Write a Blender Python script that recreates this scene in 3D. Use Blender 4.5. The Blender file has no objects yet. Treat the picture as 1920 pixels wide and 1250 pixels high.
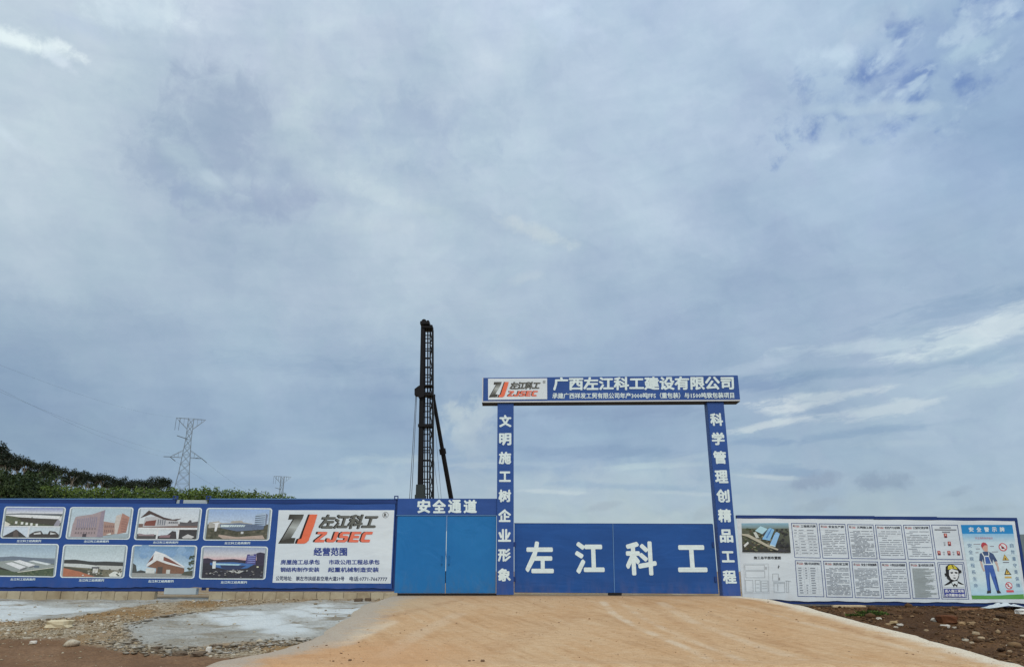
import bpy, bmesh, math, random
import numpy as np
from mathutils import Vector, noise as mnoise
from mathutils.geometry import tessellate_polygon, delaunay_2d_cdt

scene = bpy.context.scene
COL = scene.collection
R = math.radians

# ------------------------------------------------------------------ camera
TILT, FPX, EYE = R(17.8), 1387.0, 0.68      # lens length in photo pixels, eye height over the gate sill
ct, st = math.cos(TILT), math.sin(TILT)
cam_d = bpy.data.cameras.new('camera')
cam_d.sensor_width, cam_d.lens = 36.0, FPX / 1920 * 36.0
cam_d.clip_start, cam_d.clip_end = 0.1, 6000
cam = bpy.data.objects.new('camera', cam_d)
COL.objects.link(cam)
cam.location = (0, 0, EYE)
cam.rotation_euler = (R(90) + TILT, 0, 0)
scene.camera = cam

def ray(px, py):
    u, v = (px - 960) / FPX, (625 - py) / FPX
    return u, ct - v * st, st + v * ct

def W(px, py, Y, s=0.0):
    """Point of the vertical plane y = Y + s*x seen at photo pixel (px, py)."""
    dx, dy, dz = ray(px, py)
    t = Y / (dy - s * dx)
    return Vector((dx * t, dy * t, EYE + dz * t))

def azel(px, py):
    dx, dy, dz = ray(px, py)
    return math.degrees(math.atan2(dx, dy)), math.degrees(math.atan2(dz, math.hypot(dx, dy)))

# ------------------------------------------------------------------ exposure
vs = scene.view_settings
vs.view_transform, vs.look, vs.exposure, vs.gamma = 'Standard', 'None', 0.0, 1.0
vs.use_curve_mapping = False

# ------------------------------------------------------------------ sun (veiled, high behind the camera)
SUN_EL, SUN_AZ = R(48), R(165)      # azimuth clockwise from +Y
sl = bpy.data.lights.new('sun', 'SUN')
sl.energy, sl.angle, sl.color = 1.25, R(14), (1.0, 0.95, 0.88)
so = bpy.data.objects.new('sun', sl)
COL.objects.link(so)
sd = Vector((math.sin(SUN_AZ) * math.cos(SUN_EL), math.cos(SUN_AZ) * math.cos(SUN_EL), math.sin(SUN_EL)))
so.rotation_euler = sd.to_track_quat('Z', 'Y').to_euler()
so.location = (0, -20, 40)

def lin(c):
    c = c / 255.0
    return c / 12.92 if c <= 0.04045 else ((c + 0.055) / 1.055) ** 2.4

def L(rgb, k=1.0):
    return (lin(rgb[0]) * k, lin(rgb[1]) * k, lin(rgb[2]) * k, 1.0)

# ------------------------------------------------------------------ world: sky texture behind a broken cloud deck
class NT:
    def __init__(self, tree):
        self.t = tree; self.n = tree.nodes; self.l = tree.links
    def node(self, kind, **kw):
        x = self.n.new(kind)
        for k, v in kw.items():
            setattr(x, k, v)
        return x
    def put(self, sock, val):
        if isinstance(val, bpy.types.NodeSocket):
            self.l.new(val, sock)
        else:
            sock.default_value = val
    def math(self, op, a, b=0.0, c=None, clamp=False):
        x = self.node('ShaderNodeMath', operation=op, use_clamp=clamp)
        self.put(x.inputs[0], a); self.put(x.inputs[1], b)
        if c is not None: self.put(x.inputs[2], c)
        return x.outputs[0]
    def vmath(self, op, a, b=(0, 0, 0)):
        x = self.node('ShaderNodeVectorMath', operation=op)
        self.put(x.inputs[0], a)
        if op == 'SCALE': self.put(x.inputs['Scale'], b)
        elif op not in ('LENGTH', 'NORMALIZE'): self.put(x.inputs[1], b)
        return x.outputs['Value'] if op in ('DOT_PRODUCT', 'LENGTH') else x.outputs[0]
    def comb(self, a, b, c=0.0):
        x = self.node('ShaderNodeCombineXYZ')
        for i, v in enumerate((a, b, c)): self.put(x.inputs[i], v)
        return x.outputs[0]
    def sep(self, v):
        x = self.node('ShaderNodeSeparateXYZ'); self.put(x.inputs[0], v)
        return x.outputs
    def rng(self, v, a, b, c=0.0, d=1.0, smooth=True):
        x = self.node('ShaderNodeMapRange', interpolation_type='SMOOTHSTEP' if smooth else 'LINEAR')
        for i, q in enumerate((v, a, b, c, d)): self.put(x.inputs[i], q)
        return x.outputs[0]
    def noise(self, vec, scale, detail=4.0, rough=0.5, dist=0.0, color=False):
        x = self.node('ShaderNodeTexNoise')
        if vec is not None: self.put(x.inputs['Vector'], vec)
        x.inputs['Scale'].default_value = scale
        x.inputs['Detail'].default_value = detail
        x.inputs['Roughness'].default_value = rough
        x.inputs['Distortion'].default_value = dist
        return x.outputs['Color'] if color else x.outputs[0]
    def mix(self, f, a, b, mode='MIX'):
        x = self.node('ShaderNodeMix', data_type='RGBA', blend_type=mode)
        self.put(x.inputs[0], f); self.put(x.inputs[6], a); self.put(x.inputs[7], b)
        return x.outputs[2]
    def ramp(self, f, stops, interp='LINEAR'):
        x = self.node('ShaderNodeValToRGB')
        x.color_ramp.interpolation = interp
        e = x.color_ramp.elements
        while len(e) < len(stops): e.new(0.5)
        for i, (p, c) in enumerate(stops):
            e[i].position = p
            e[i].color = c if len(c) == 4 else (*c, 1)
        self.put(x.inputs[0], f)
        return x.outputs[0]

world = bpy.data.worlds.new('World')
scene.world = world
world.use_nodes = True
world.node_tree.nodes.clear()
w = NT(world.node_tree)
dirv = w.vmath('NORMALIZE', w.node('ShaderNodeTexCoord').outputs['Generated'])
dx_, dy_, dz_ = w.sep(dirv)
az = w.math('MULTIPLY', w.math('ARCTAN2', dx_, dy_), 180 / math.pi)
el = w.math('MULTIPLY', w.math('ARCSINE', dz_), 180 / math.pi)
ae = w.comb(az, el, 0.0)
# warps (degrees of sky): billowy, and stretched along the horizon
wr = w.vmath('SUBTRACT', w.noise(ae, 0.16, 6, 0.58, 0.6, True), (0.5, 0.5, 0.5))
wr2 = w.vmath('SUBTRACT', w.noise(ae, 0.38, 7, 0.62, 0.2, True), (0.5, 0.5, 0.5))
wr = w.vmath('ADD', w.vmath('SCALE', wr, 0.8), w.vmath('SCALE', wr2, 0.85))
ae_s = w.vmath('MULTIPLY', ae, (0.42, 1.7, 1))
ae_s = w.vmath('ADD', ae_s, w.comb(0.0, w.math('MULTIPLY', az, -0.16), 0.0))
wst = w.vmath('ADD', w.vmath('SUBTRACT', w.noise(ae_s, 0.16, 7, 0.6, 0.7, True), (0.5, 0.5, 0.5)), w.vmath('SCALE', wr2, 0.35))
aew = w.vmath('ADD', ae, w.vmath('SCALE', wr, 5.0))
azw, elw, _ = w.sep(aew)
# ragged, feathered cloud edges
edge_b = w.rng(w.noise(w.vmath('ADD', ae, w.vmath('SCALE', wr, 2.0)), 0.55, 8, 0.64, 0.3), .25, .75, -.62, .62, False)
edge_s = w.rng(w.noise(w.vmath('ADD', ae_s, w.vmath('SCALE', wr2, 1.2)), 0.75, 8, 0.66, 0.3), .25, .75, -.75, .75, False)

GX = [0, 240, 480, 720, 960, 1200, 1440, 1680, 1920]
GRID = {
 0:   [(196,212,228),(203,219,234),(190,206,228),(190,208,228),(194,212,234),(188,208,232),(180,201,226),(168,194,220),(152,180,212)],
 150: [(189,207,222),(187,205,221),(174,191,213),(184,202,220),(187,206,225),(183,204,226),(182,202,226),(162,187,216),(144,170,206)],
 300: [(190,208,223),(184,202,218),(174,192,213),(184,203,220),(178,198,219),(187,207,228),(180,200,224),(160,184,214),(144,171,205)],
 450: [(178,197,214),(175,194,213),(174,193,213),(183,201,219),(180,200,218),(173,193,216),(166,188,214),(163,185,211),(158,182,209)],
 600: [(150,172,196),(156,177,200),(170,190,211),(177,196,214),(171,191,212),(165,186,211),(158,180,206),(158,180,206),(162,185,208)],
 720: [(143,167,193),(146,169,195),(152,176,202),(156,178,203),(156,178,204),(150,173,202),(156,178,204),(170,190,212),(168,189,212)],
 800: [(141,164,189),(142,165,190),(146,170,197),(152,176,201),(148,172,200),(146,171,199),(165,187,207),(170,191,211),(166,188,210)],
 860: [(142,165,190),(142,166,191),(144,169,197),(154,178,202),(150,174,201),(152,176,202),(156,179,204),(163,186,207),(163,186,208)],
 930: [(148,172,197),(147,171,198),(149,173,199),(170,190,207),(176,194,208),(178,197,210),(172,192,208),(168,188,206),(166,187,207)],
 985: [(160,180,198),(160,180,198),(165,185,202),(176,194,206),(178,195,204),(178,196,204),(175,193,204),(172,191,204),(170,188,203)],
}
GY = sorted(GRID)
def grid_color(px, py):
    px = min(max(px, 0), 1920); py = min(max(py, 0), 985)
    i = max(0, min(len(GX) - 2, int(np.searchsorted(GX, px)) - 1))
    j = max(0, min(len(GY) - 2, int(np.searchsorted(GY, py)) - 1))
    a = (px - GX[i]) / (GX[i + 1] - GX[i]); b = (py - GY[j]) / (GY[j + 1] - GY[j])
    g = np.array
    c0 = g(GRID[GY[j]][i]) * (1 - a) + g(GRID[GY[j]][i + 1]) * a
    c1 = g(GRID[GY[j + 1]][i]) * (1 - a) + g(GRID[GY[j + 1]][i + 1]) * a
    return c0 * (1 - b) + c1 * b
def unproj(a, e):
    a, e = R(a), R(e)
    x, y, z = math.sin(a) * math.cos(e), math.cos(a) * math.cos(e), math.sin(e)
    f = y * ct + z * st
    return 960 + FPX * x / f, 625 - FPX * (z * ct - y * st) / f
AZ0, AZ1 = -44.0, 44.0
ELS = [3.0, 6.0, 8.5, 11.5, 15.0, 20.0, 26.0, 32.0, 38.0, 43.0]
fx = w.rng(azw, AZ0, AZ1, 0, 1, False)
base = None
for k, e0 in enumerate(ELS):
    st_ = []
    for i in range(13):
        a0 = AZ0 + (AZ1 - AZ0) * i / 12
        px, py = unproj(a0, e0)
        st_.append((i / 12, L(grid_color(px, py))))
    c = w.ramp(fx, st_, 'B_SPLINE')
    base = c if base is None else w.mix(w.rng(elw, ELS[k - 1], e0), base, c)

def blob(prev, px, py, rx, ry, rot, rgb, op, warp=0.5, inner=0.2, src=wr, gate=None):
    """A soft cloud patch fixed in the sky (azimuth, elevation)."""
    c, s = math.cos(R(rot)), math.sin(R(rot))
    a0, e0 = azel(px, py)
    p1 = azel(px + rx * c, py + rx * s); p2 = azel(px - ry * s, py + ry * c)
    M = np.array([[p1[0] - a0, p2[0] - a0], [p1[1] - e0, p2[1] - e0]])
    I = np.linalg.inv(M)
    blob.n = getattr(blob, 'n', -1) + 1
    if blob.n == 0: blob.v = w.comb(az, el, 1.0)
    elif blob.n % 10 == 0:      # keeps the shader stack short: later patches wait for the earlier ones
        blob.v = w.vmath('ADD', blob.v, w.vmath('SCALE', prev, 1e-7))
    v1 = blob.v
    u = w.vmath('DOT_PRODUCT', v1, (I[0, 0], I[0, 1], -(I[0, 0] * a0 + I[0, 1] * e0)))
    v = w.vmath('DOT_PRODUCT', v1, (I[1, 0], I[1, 1], -(I[1, 0] * a0 + I[1, 1] * e0)))
    q = w.vmath('ADD', w.comb(u, v, 0.0), w.vmath('SCALE', src, warp * 4))
    r_ = w.math('ADD', w.vmath('LENGTH', w.vmath('MULTIPLY', q, (1, 1, 0))), edge_b if src is wr else edge_s)
    m = w.rng(r_, 1.30, min(inner, .35), 0.0, op)
    if gate is not None: m = w.math('MULTIPLY', m, gate)
    return w.mix(m, prev, L(rgb))

c = base
# lavender cloud mass, upper left
c = blob(c, 420, 235, 105, 130, 10, (164,182,206), .95, .42)
c = blob(c, 300, 300, 60, 75, -20, (164,183,206), .85, .45)
c = blob(c, 350, 360, 60, 26, 30, (164,183,208), .8, .45)
c = blob(c, 490, 378, 120, 42, -8, (163,181,206), .95, .42)
c = blob(c, 420, 470, 40, 70, 20, (168,187,209), .6, .5)
c = blob(c, 395, 335, 34, 13, 30, (192,210,225), .75, .3)
c = blob(c, 340, 290, 46, 20, 25, (188,207,221), .5, .4)
c = blob(c, 760, 245, 150, 80, 20, (166,186,212), .55, .5)
c = blob(c, 560, 110, 90, 60, 30, (190,208,223), .5, .4)
c = blob(c, 560, 230, 46, 90, 0, (190,208,222), .6, .4)
c = blob(c, 610, 330, 90, 30, 15, (190,208,223), .55, .4)
c = blob(c, 700, 355, 90, 22, 20, (194,211,225), .65, .4)
c = blob(c, 520, 330, 44, 30, -30, (166,184,209), .6, .4)
c = blob(c, 560, 300, 26, 50, 0, (176,194,214), .4, .4)
c = blob(c, 880, 220, 90, 46, 10, (167,187,212), .5, .4)
c = blob(c, 1010, 130, 60, 40, 0, (176,195,219), .45, .4)
c = blob(c, 930, 120, 60, 20, 20, (196,213,230), .45, .4)
c = blob(c, 690, 420, 70, 24, 5, (190,207,221), .5, .4)
c = blob(c, 900, 480, 80, 40, 10, (168,188,212), .35, .4)
c = blob(c, 980, 520, 40, 12, -10, (190,206,220), .5, .4)
c = blob(c, 940, 650, 40, 26, -10, (178,196,214), .5, .4)
c = blob(c, 900, 600, 120, 50, 0, (176,195,213), .35, .4)
c = blob(c, 1000, 432, 70, 16, 18, (198,213,223), .8, .35)
c = blob(c, 800, 395, 60, 16, 10, (188,206,220), .5, .5)
# bright break at the upper left edge
c = blob(c, 40, 78, 105, 20, 14, (229,243,250), .95, .35)
c = blob(c, 110, 112, 50, 13, 32, (219,233,246), .7, .4)
c = blob(c, 270, 25, 110, 36, 5, (214,230,243), .7, .4)
c = blob(c, 140, 40, 70, 22, 20, (186,204,226), .6, .5)
c = blob(c, 20, 260, 46, 12, 38, (198,216,232), .6, .4)
c = blob(c, 650, 25, 90, 40, 0, (196,213,230), .4, .5)
c = blob(c, 1060, 40, 60, 40, 30, (198,216,240), .5, .4)
# blue breaks and puffs, upper right
tilt = w.vmath('ADD', w.vmath('MULTIPLY', ae, (1.0, 1.6, 1)), w.comb(0.0, w.math('MULTIPLY', az, -0.28), 0.0))
fine = w.noise(tilt, 0.30, 6, 0.55, 0.25)
gap = w.rng(fine, 0.45, 0.66)
c = blob(c, 1700, 130, 250, 90, -32, (140,166,206), .55, .35)
c = blob(c, 1730, 120, 320, 120, -32, (118,146,196), 1.0, .4, .3, wr, gap)
puff = w.rng(w.noise(w.vmath('ADD', tilt, (31.0, 7.0, 0.0)), 0.36, 6, 0.55, 0.25), 0.48, 0.64)
c = blob(c, 1760, 110, 280, 110, -30, (182,205,228), .8, .4, .3, wr, puff)
c = blob(c, 1560, 105, 62, 26, -8, (192,213,235), .85, .4)
c = blob(c, 1830, 85, 80, 18, -28, (176,202,224), .75, .4)
c = blob(c, 1640, 205, 160, 16, -2, (178,200,222), .75, .45)
c = blob(c, 1550, 285, 34, 18, -20, (188,209,230), .55, .5)
c = blob(c, 1640, 40, 110, 26, -30, (178,198,222), .5, .5)
# streaks, right and low
S = wst
c = blob(c, 1800, 585, 260, 26, -14, (143,169,198), .75, .35, .2, S)
c = blob(c, 1850, 622, 190, 30, -17, (199,216,227), .95, .28, .35, S)
c = blob(c, 1640, 650, 190, 15, -5, (186,205,221), .8, .3, .2, S)
c = blob(c, 1430, 685, 110, 15, -16, (176,195,216), .7, .35, .2, S)
c = blob(c, 1620, 698, 240, 12, -5, (143,169,197), .7, .35, .2, S)
c = blob(c, 1440, 722, 110, 16, -5, (136,161,194), .75, .35, .2, S)
c = blob(c, 1860, 665, 80, 16, -18, (145,171,199), .6, .35, .2, S)
c = blob(c, 1850, 712, 110, 16, -12, (184,204,218), .65, .35, .2, S)
c = blob(c, 1540, 745, 130, 11, -7, (200,214,224), .9, .4, .25, S)
c = blob(c, 1480, 763, 60, 14, -4, (206,219,227), .95, .4, .3, S)
c = blob(c, 1440, 797, 90, 9, -10, (200,214,223), .9, .35, .3, S)
c = blob(c, 1660, 770, 120, 16, -10, (196,211,223), .85, .4, .25, S)
c = blob(c, 1640, 808, 190, 10, -7, (144,170,198), .7, .4, .2, S)
c = blob(c, 1420, 828, 80, 9, 2, (139,165,196), .7, .35, .2, S)
c = blob(c, 1690, 830, 130, 9, -2, (176,196,213), .55, .4, .2, S)
c = blob(c, 1440, 880, 100, 13, 3, (143,169,197), .7, .4, .2, S)
c = blob(c, 1530, 900, 55, 16, -5, (150,169,191), .9, .4, .45, wr)
c = blob(c, 1650, 902, 55, 18, -8, (148,168,190), .9, .4, .45, wr)
c = blob(c, 1800, 920, 34, 9, -16, (152,172,193), .65, .45, .25, wr)
c = blob(c, 1550, 945, 55, 12, -12, (158,176,192), .6, .5, .25, wr)
c = blob(c, 1430, 893, 60, 5, 3, (192,207,216), .7, .35, .2, S)
c = blob(c, 1840, 955, 90, 9, -8, (158,177,192), .5, .5, .25, wr)
# through the gate
c = blob(c, 1130, 775, 220, 16, 0, (139,161,191), .6, .4, .2, S)
c = blob(c, 1120, 818, 170, 9, -4, (154,179,204), .6, .35, .2, S)
c = blob(c, 1110, 847, 190, 13, 0, (137,162,192), .7, .35, .2, S)
c = blob(c, 1020, 871, 90, 7, 2, (166,188,208), .6, .35, .2, S)
c = blob(c, 1210, 875, 110, 7, -2, (180,200,213), .75, .35, .2, S)
c = blob(c, 1270, 862, 80, 6, -12, (170,191,209), .6, .35, .2, S)
c = blob(c, 1180, 913, 170, 8, 2, (148,174,200), .55, .4, .2, S)
c = blob(c, 1030, 921, 75, 5, 2, (190,206,216), .8, .35, .2, S)
c = blob(c, 1270, 924, 90, 5, 2, (184,201,213), .6, .35, .2, S)
c = blob(c, 1130, 948, 36, 8, -12, (163,180,194), .7, .5, .25, wr)
c = blob(c, 1320, 962, 50, 12, -14, (164,181,194), .6, .45, .25, wr)
c = blob(c, 1010, 960, 40, 8, 8, (166,183,196), .5, .5, .25, wr)
# left and middle, low
c = blob(c, 620, 690, 260, 18, 2, (144,168,196), .5, .4, .2, S)
c = blob(c, 760, 742, 170, 12, 0, (147,170,198), .5, .4, .2, S)
c = blob(c, 750, 860, 110, 9, -3, (172,192,208), .7, .4, .2, S)
c = blob(c, 620, 830, 130, 9, 3, (155,179,202), .55, .4, .2, S)
c = blob(c, 470, 905, 200, 16, 0, (138,163,192), .5, .4, .2, S)
c = blob(c, 878, 796, 52, 46, 8, (182,199,212), .95, .30, .66, wr)
c = blob(c, 850, 775, 26, 20, 0, (188,203,214), .8, .25, .6, wr)
c = blob(c, 915, 770, 26, 22, 0, (180,197,211), .8, .25, .6, wr)
c = blob(c, 905, 840, 60, 34, 0, (164,184,203), .7, .3, .4, wr)
c = blob(c, 890, 872, 60, 8, 0, (176,194,208), .6, .4, .2, S)
# finer mottling of the whole deck
n1 = w.noise(w.vmath('ADD', ae, w.vmath('SCALE', wr, 3.0)), 0.12, 7, 0.55)
n2 = w.noise(ae_s, 0.45, 6, 0.55, 0.5)
n3 = w.noise(w.vmath('ADD', w.vmath('MULTIPLY', w.vmath('ADD', ae, w.comb(0.0, w.math('MULTIPLY', az, .35), 0.0)), (.6, 1.2, 1)), w.vmath('SCALE', wr, 4.0)), 0.075, 6, 0.6, .5)
tone = w.math('ADD', w.math('ADD', w.rng(n1, .25, .75, -.10, .10, False), w.rng(n3, .3, .7, -.13, .13, False)), w.rng(n2, .3, .7, -.035, .035, False))
c = w.mix(1.0, c, w.comb(w.math('ADD', w.math('MULTIPLY', tone, 1.15), 1.02), w.math('ADD', w.math('MULTIPLY', tone, .95), 1.01), w.math('ADD', w.math('MULTIPLY', tone, .62), .985)), 'MULTIPLY')
hue = w.rng(w.noise(w.vmath('ADD', ae, w.vmath('SCALE', wr, 3.0)), 0.21, 5, .6), .35, .65, -1.0, 1.0)
c = w.mix(1.0, c, w.comb(w.math('ADD', w.math('MULTIPLY', hue, -.007), 1.0), w.math('ADD', w.math('MULTIPLY', hue, .006), 1.004), w.math('ADD', w.math('MULTIPLY', hue, -.003), 1.0)), 'MULTIPLY')
# the bank behind the camera is thinner and brighter (veiled sun)
back = w.rng(dy_, 0.15, -0.75, 0.0, 1.0)
c = w.vmath('MULTIPLY', c, w.mix(back, (1, 1, 1, 1), (1.52, 1.39, 1.24, 1)))
up = w.rng(el, 44, 80, 0.0, 1.0)
c = w.vmath('MULTIPLY', c, w.mix(up, (10, 10, 10, 1), (12.0, 11.2, 9.6, 1)))
sky = w.node('ShaderNodeTexSky', sky_type='NISHITA', sun_disc=False)
sky.sun_elevation, sky.sun_rotation = SUN_EL, SUN_AZ
sky.altitude, sky.air_density, sky.dust_density = 100, 1.0, 1.5
c = w.mix(0.95, sky.outputs[0], c)
bg = w.node('ShaderNodeBackground')
bg.inputs['Strength'].default_value = 0.10
w.put(bg.inputs['Color'], c)
wo = w.node('ShaderNodeOutputWorld')
w.l.new(bg.outputs[0], wo.inputs[0])
world.cycles.sampling_method = 'MANUAL'
world.cycles.sample_map_resolution = 512

# ------------------------------------------------------------------ object helpers
def tag(o, label=None, cat=None, group=None, kind=None):
    if label: o['label'] = label
    if cat: o['category'] = cat
    if group: o['group'] = group
    if kind: o['kind'] = kind
    return o

def thing(name, loc, label, cat, group=None):
    o = bpy.data.objects.new(name, None)
    o.empty_display_size = 0.2
    COL.objects.link(o)
    o.location = loc
    return tag(o, label, cat, group)

def root_loc(o):
    v = Vector((0, 0, 0))
    while o is not None:
        v += o.location; o = o.parent
    return v

def add_obj(name, me, parent=None, loc=None):
    o = bpy.data.objects.new(name, me)
    COL.objects.link(o)
    if parent is not None: o.parent = parent
    if loc is not None: o.location = loc
    return o

class MB:
    """Collects faces in world space and links them as ONE mesh object."""
    def __init__(self):
        self.v, self.f, self.c = [], [], []
    def face(self, pts, col=None):
        n = len(self.v)
        self.v += [tuple(p) for p in pts]
        self.f.append(tuple(range(n, n + len(pts))))
        self.c.append([col] * len(pts) if col is None or not isinstance(col, list) else col)
    def mesh(self, verts, faces, col=None):
        n = len(self.v)
        self.v += [tuple(p) for p in verts]
        for f in faces:
            self.f.append(tuple(i + n for i in f))
            self.c.append([col] * len(f))
    def hexa(self, p):      # 8 corners: front TL TR BR BL, back TL TR BR BL
        self.mesh(p, [(3, 2, 1, 0), (4, 5, 6, 7), (0, 1, 5, 4), (1, 2, 6, 5), (2, 3, 7, 6), (3, 0, 4, 7)])
    def box(self, x0, x1, y0, y1, z0, z1):
        self.hexa([(x0, y0, z1), (x1, y0, z1), (x1, y0, z0), (x0, y0, z0),
                   (x0, y1, z1), (x1, y1, z1), (x1, y1, z0), (x0, y1, z0)])
    def slab(self, q, Y, depth, s=0.0, snap=True, dz=0.0):
        """Front face from 4 photo pixels TL TR BR BL on the plane y=Y+s*x, body going back."""
        p = [W(a, b, Y, s) for a, b in q]
        if snap:
            xl = (p[0].x + p[3].x) / 2; xr = (p[1].x + p[2].x) / 2
            for k, x in ((0, xl), (3, xl), (1, xr), (2, xr)):
                p[k].x = x; p[k].y = Y + s * x
        b = [Vector((a.x, a.y + depth, a.z)) for a in p]
        self.hexa(p + b)
        return p
    def tube(self, p0, p1, r0, r1=None, n=8, caps=True):
        r1 = r0 if r1 is None else r1
        p0, p1 = Vector(p0), Vector(p1)
        d = (p1 - p0).normalized()
        a = d.orthogonal().normalized(); b = d.cross(a)
        vs_ = []
        for p, r in ((p0, r0), (p1, r1)):
            vs_ += [p + (a * math.cos(2 * math.pi * i / n) + b * math.sin(2 * math.pi * i / n)) * r for i in range(n)]
        fs = [(i, (i + 1) % n, n + (i + 1) % n, n + i) for i in range(n)]
        if caps: fs += [tuple(range(n - 1, -1, -1)), tuple(range(n, 2 * n))]
        self.mesh(vs_, fs)
    def bar(self, p0, p1, wx, wy=None):
        """Square-section bar between two points."""
        wy = wx if wy is None else wy
        p0, p1 = Vector(p0), Vector(p1)
        d = (p1 - p0).normalized()
        a = d.cross(Vector((0, 1, 0)))
        a = Vector((1, 0, 0)) if a.length < 1e-4 else a.normalized()
        b = d.cross(a)
        vs_ = []
        for p in (p0, p1):
            vs_ += [p + a * wx * i + b * wy * j for i, j in ((-.5, -.5), (.5, -.5), (.5, .5), (-.5, .5))]
        self.mesh(vs_, [(0, 1, 5, 4), (1, 2, 6, 5), (2, 3, 7, 6), (3, 0, 4, 7), (3, 2, 1, 0), (4, 5, 6, 7)])
    def build(self, name, mat, parent=None, bevel=0.0, smooth=False, loc=None, fix=True):
        off = root_loc(parent)
        if parent is None and loc is not None: off = Vector(loc)
        me = bpy.data.meshes.new(name)
        me.from_pydata([tuple(Vector(v) - off) for v in self.v], [], self.f)
        if any(c and c[0] is not None for c in self.c):
            at = me.color_attributes.new('Col', 'FLOAT_COLOR', 'CORNER')
            flat = []
            for cs in self.c:
                for c_ in cs: flat += list(c_ if c_ is not None else (1, 1, 1, 1))
            at.data.foreach_set('color', flat)
        if fix or bevel:
            bm = bmesh.new(); bm.from_mesh(me)
            if fix: bmesh.ops.recalc_face_normals(bm, faces=bm.faces)
            if bevel:
                bmesh.ops.remove_doubles(bm, verts=bm.verts, dist=1e-5)
                bmesh.ops.bevel(bm, geom=list(bm.edges), offset=bevel, segments=2, affect='EDGES', clamp_overlap=True)
            bm.to_mesh(me); bm.free()
        if smooth:
            for p in me.polygons: p.use_smooth = True
        if mat is not None: me.materials.append(mat)
        me.update()
        return add_obj(name, me, parent, Vector(loc) if parent is None and loc is not None else None)

# ------------------------------------------------------------------ materials
MATS = {}
def material(name, build):
    m = bpy.data.materials.new(name)
    m.use_nodes = True
    t = NT(m.node_tree)
    b = m.node_tree.nodes['Principled BSDF']
    build(t, b)
    MATS[name] = m
    return m
def pos(t): return t.node('ShaderNodeNewGeometry').outputs['Position']
def objc(t): return t.node('ShaderNodeTexCoord').outputs['Object']
def bump(t, b, h, strength, dist):
    x = t.node('ShaderNodeBump')
    x.inputs['Strength'].default_value = strength; x.inputs['Distance'].default_value = dist
    t.put(x.inputs['Height'], h); t.put(b.inputs['Normal'], x.outputs[0])
def plain(name, rgb, rough=0.6, var=0.12, scale=3.0, metal=0.0, bmp=0.0, bscale=20.0, spec=0.4):
    """Painted or plain surface with uneven tone."""
    def f(t, b):
        n = t.noise(pos(t), scale, 5, 0.6)
        col = t.mix(n, L(rgb, 1 - var), L(rgb, 1 + var))
        t.put(b.inputs['Base Color'], col)
        t.put(b.inputs['Roughness'], t.rng(n, .3, .7, rough - .08, min(1, rough + .08), False))
        b.inputs['Metallic'].default_value = metal
        b.inputs['Specular IOR Level'].default_value = spec
        if bmp: bump(t, b, t.noise(pos(t), bscale, 4, 0.55), bmp, 0.02)
    return material(name, f)

def banner_mat(name, rgb, rough=0.5, fade=(1.12, 1.12, 1.1), streak=0.0):
    """Printed vinyl sheet: slack wrinkles, faint dust and fading."""
    def f(t, b):
        p = pos(t)
        n = t.noise(t.vmath('MULTIPLY', p, (.5, 1, 1.2)), 1.1, 5, 0.6, .4)
        d = t.noise(t.vmath('MULTIPLY', p, (1.5, 1, .5)), 3.0, 5, 0.65)
        col = t.mix(t.rng(n, .35, .7), L(rgb, .93), (lin(rgb[0]) * fade[0], lin(rgb[1]) * fade[1], lin(rgb[2]) * fade[2], 1))
        _, _, z = t.sep(p)
        dust = t.math('MULTIPLY', t.rng(z, 0.75, -0.25), t.rng(d, .4, .7, 0, .13))
        t.put(b.inputs['Base Color'], t.mix(dust, col, L((170, 140, 110))))
        t.put(b.inputs['Roughness'], t.rng(d, .3, .7, rough - .06, rough + .1, False))
        b.inputs['Specular IOR Level'].default_value = 0.35
        wv = t.noise(t.vmath('MULTIPLY', p, (.35, .35, 1.6)), 1.6, 3, 0.5, 1.2)
        fw = t.noise(t.vmath('MULTIPLY', p, (1.0, 1.0, .6)), 5.0, 3, 0.5, 1.0)
        bump(t, b, t.math('ADD', wv, t.math('MULTIPLY', fw, .12)), 0.28, 0.05)
    return material(name, f)

def print_mat(name, rough=0.5, var=.08, sc=9.0, pale=0.0):
    """Ink on the sheets: colour stored on the faces."""
    def f(t, b):
        a = t.node('ShaderNodeAttribute'); a.attribute_name = 'Col'
        p = pos(t)
        n = t.noise(p, sc, 6, 0.7)
        ink = t.mix(pale, a.outputs['Color'], L((150, 156, 160)))      # greyish haze mixed into the print's colour
        t.put(b.inputs['Base Color'], t.mix(1.0, ink, t.ramp(n, [(0.3, (1 - var,) * 3), (.7, (1 + var * .7,) * 3)]), 'MULTIPLY'))
        b.inputs['Roughness'].default_value = rough
        b.inputs['Specular IOR Level'].default_value = 0.35
        wv = t.noise(t.vmath('MULTIPLY', p, (.35, .35, 1.6)), 1.6, 3, 0.5, 1.2)
        bump(t, b, wv, 0.4, 0.05)
    return material(name, f)

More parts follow.
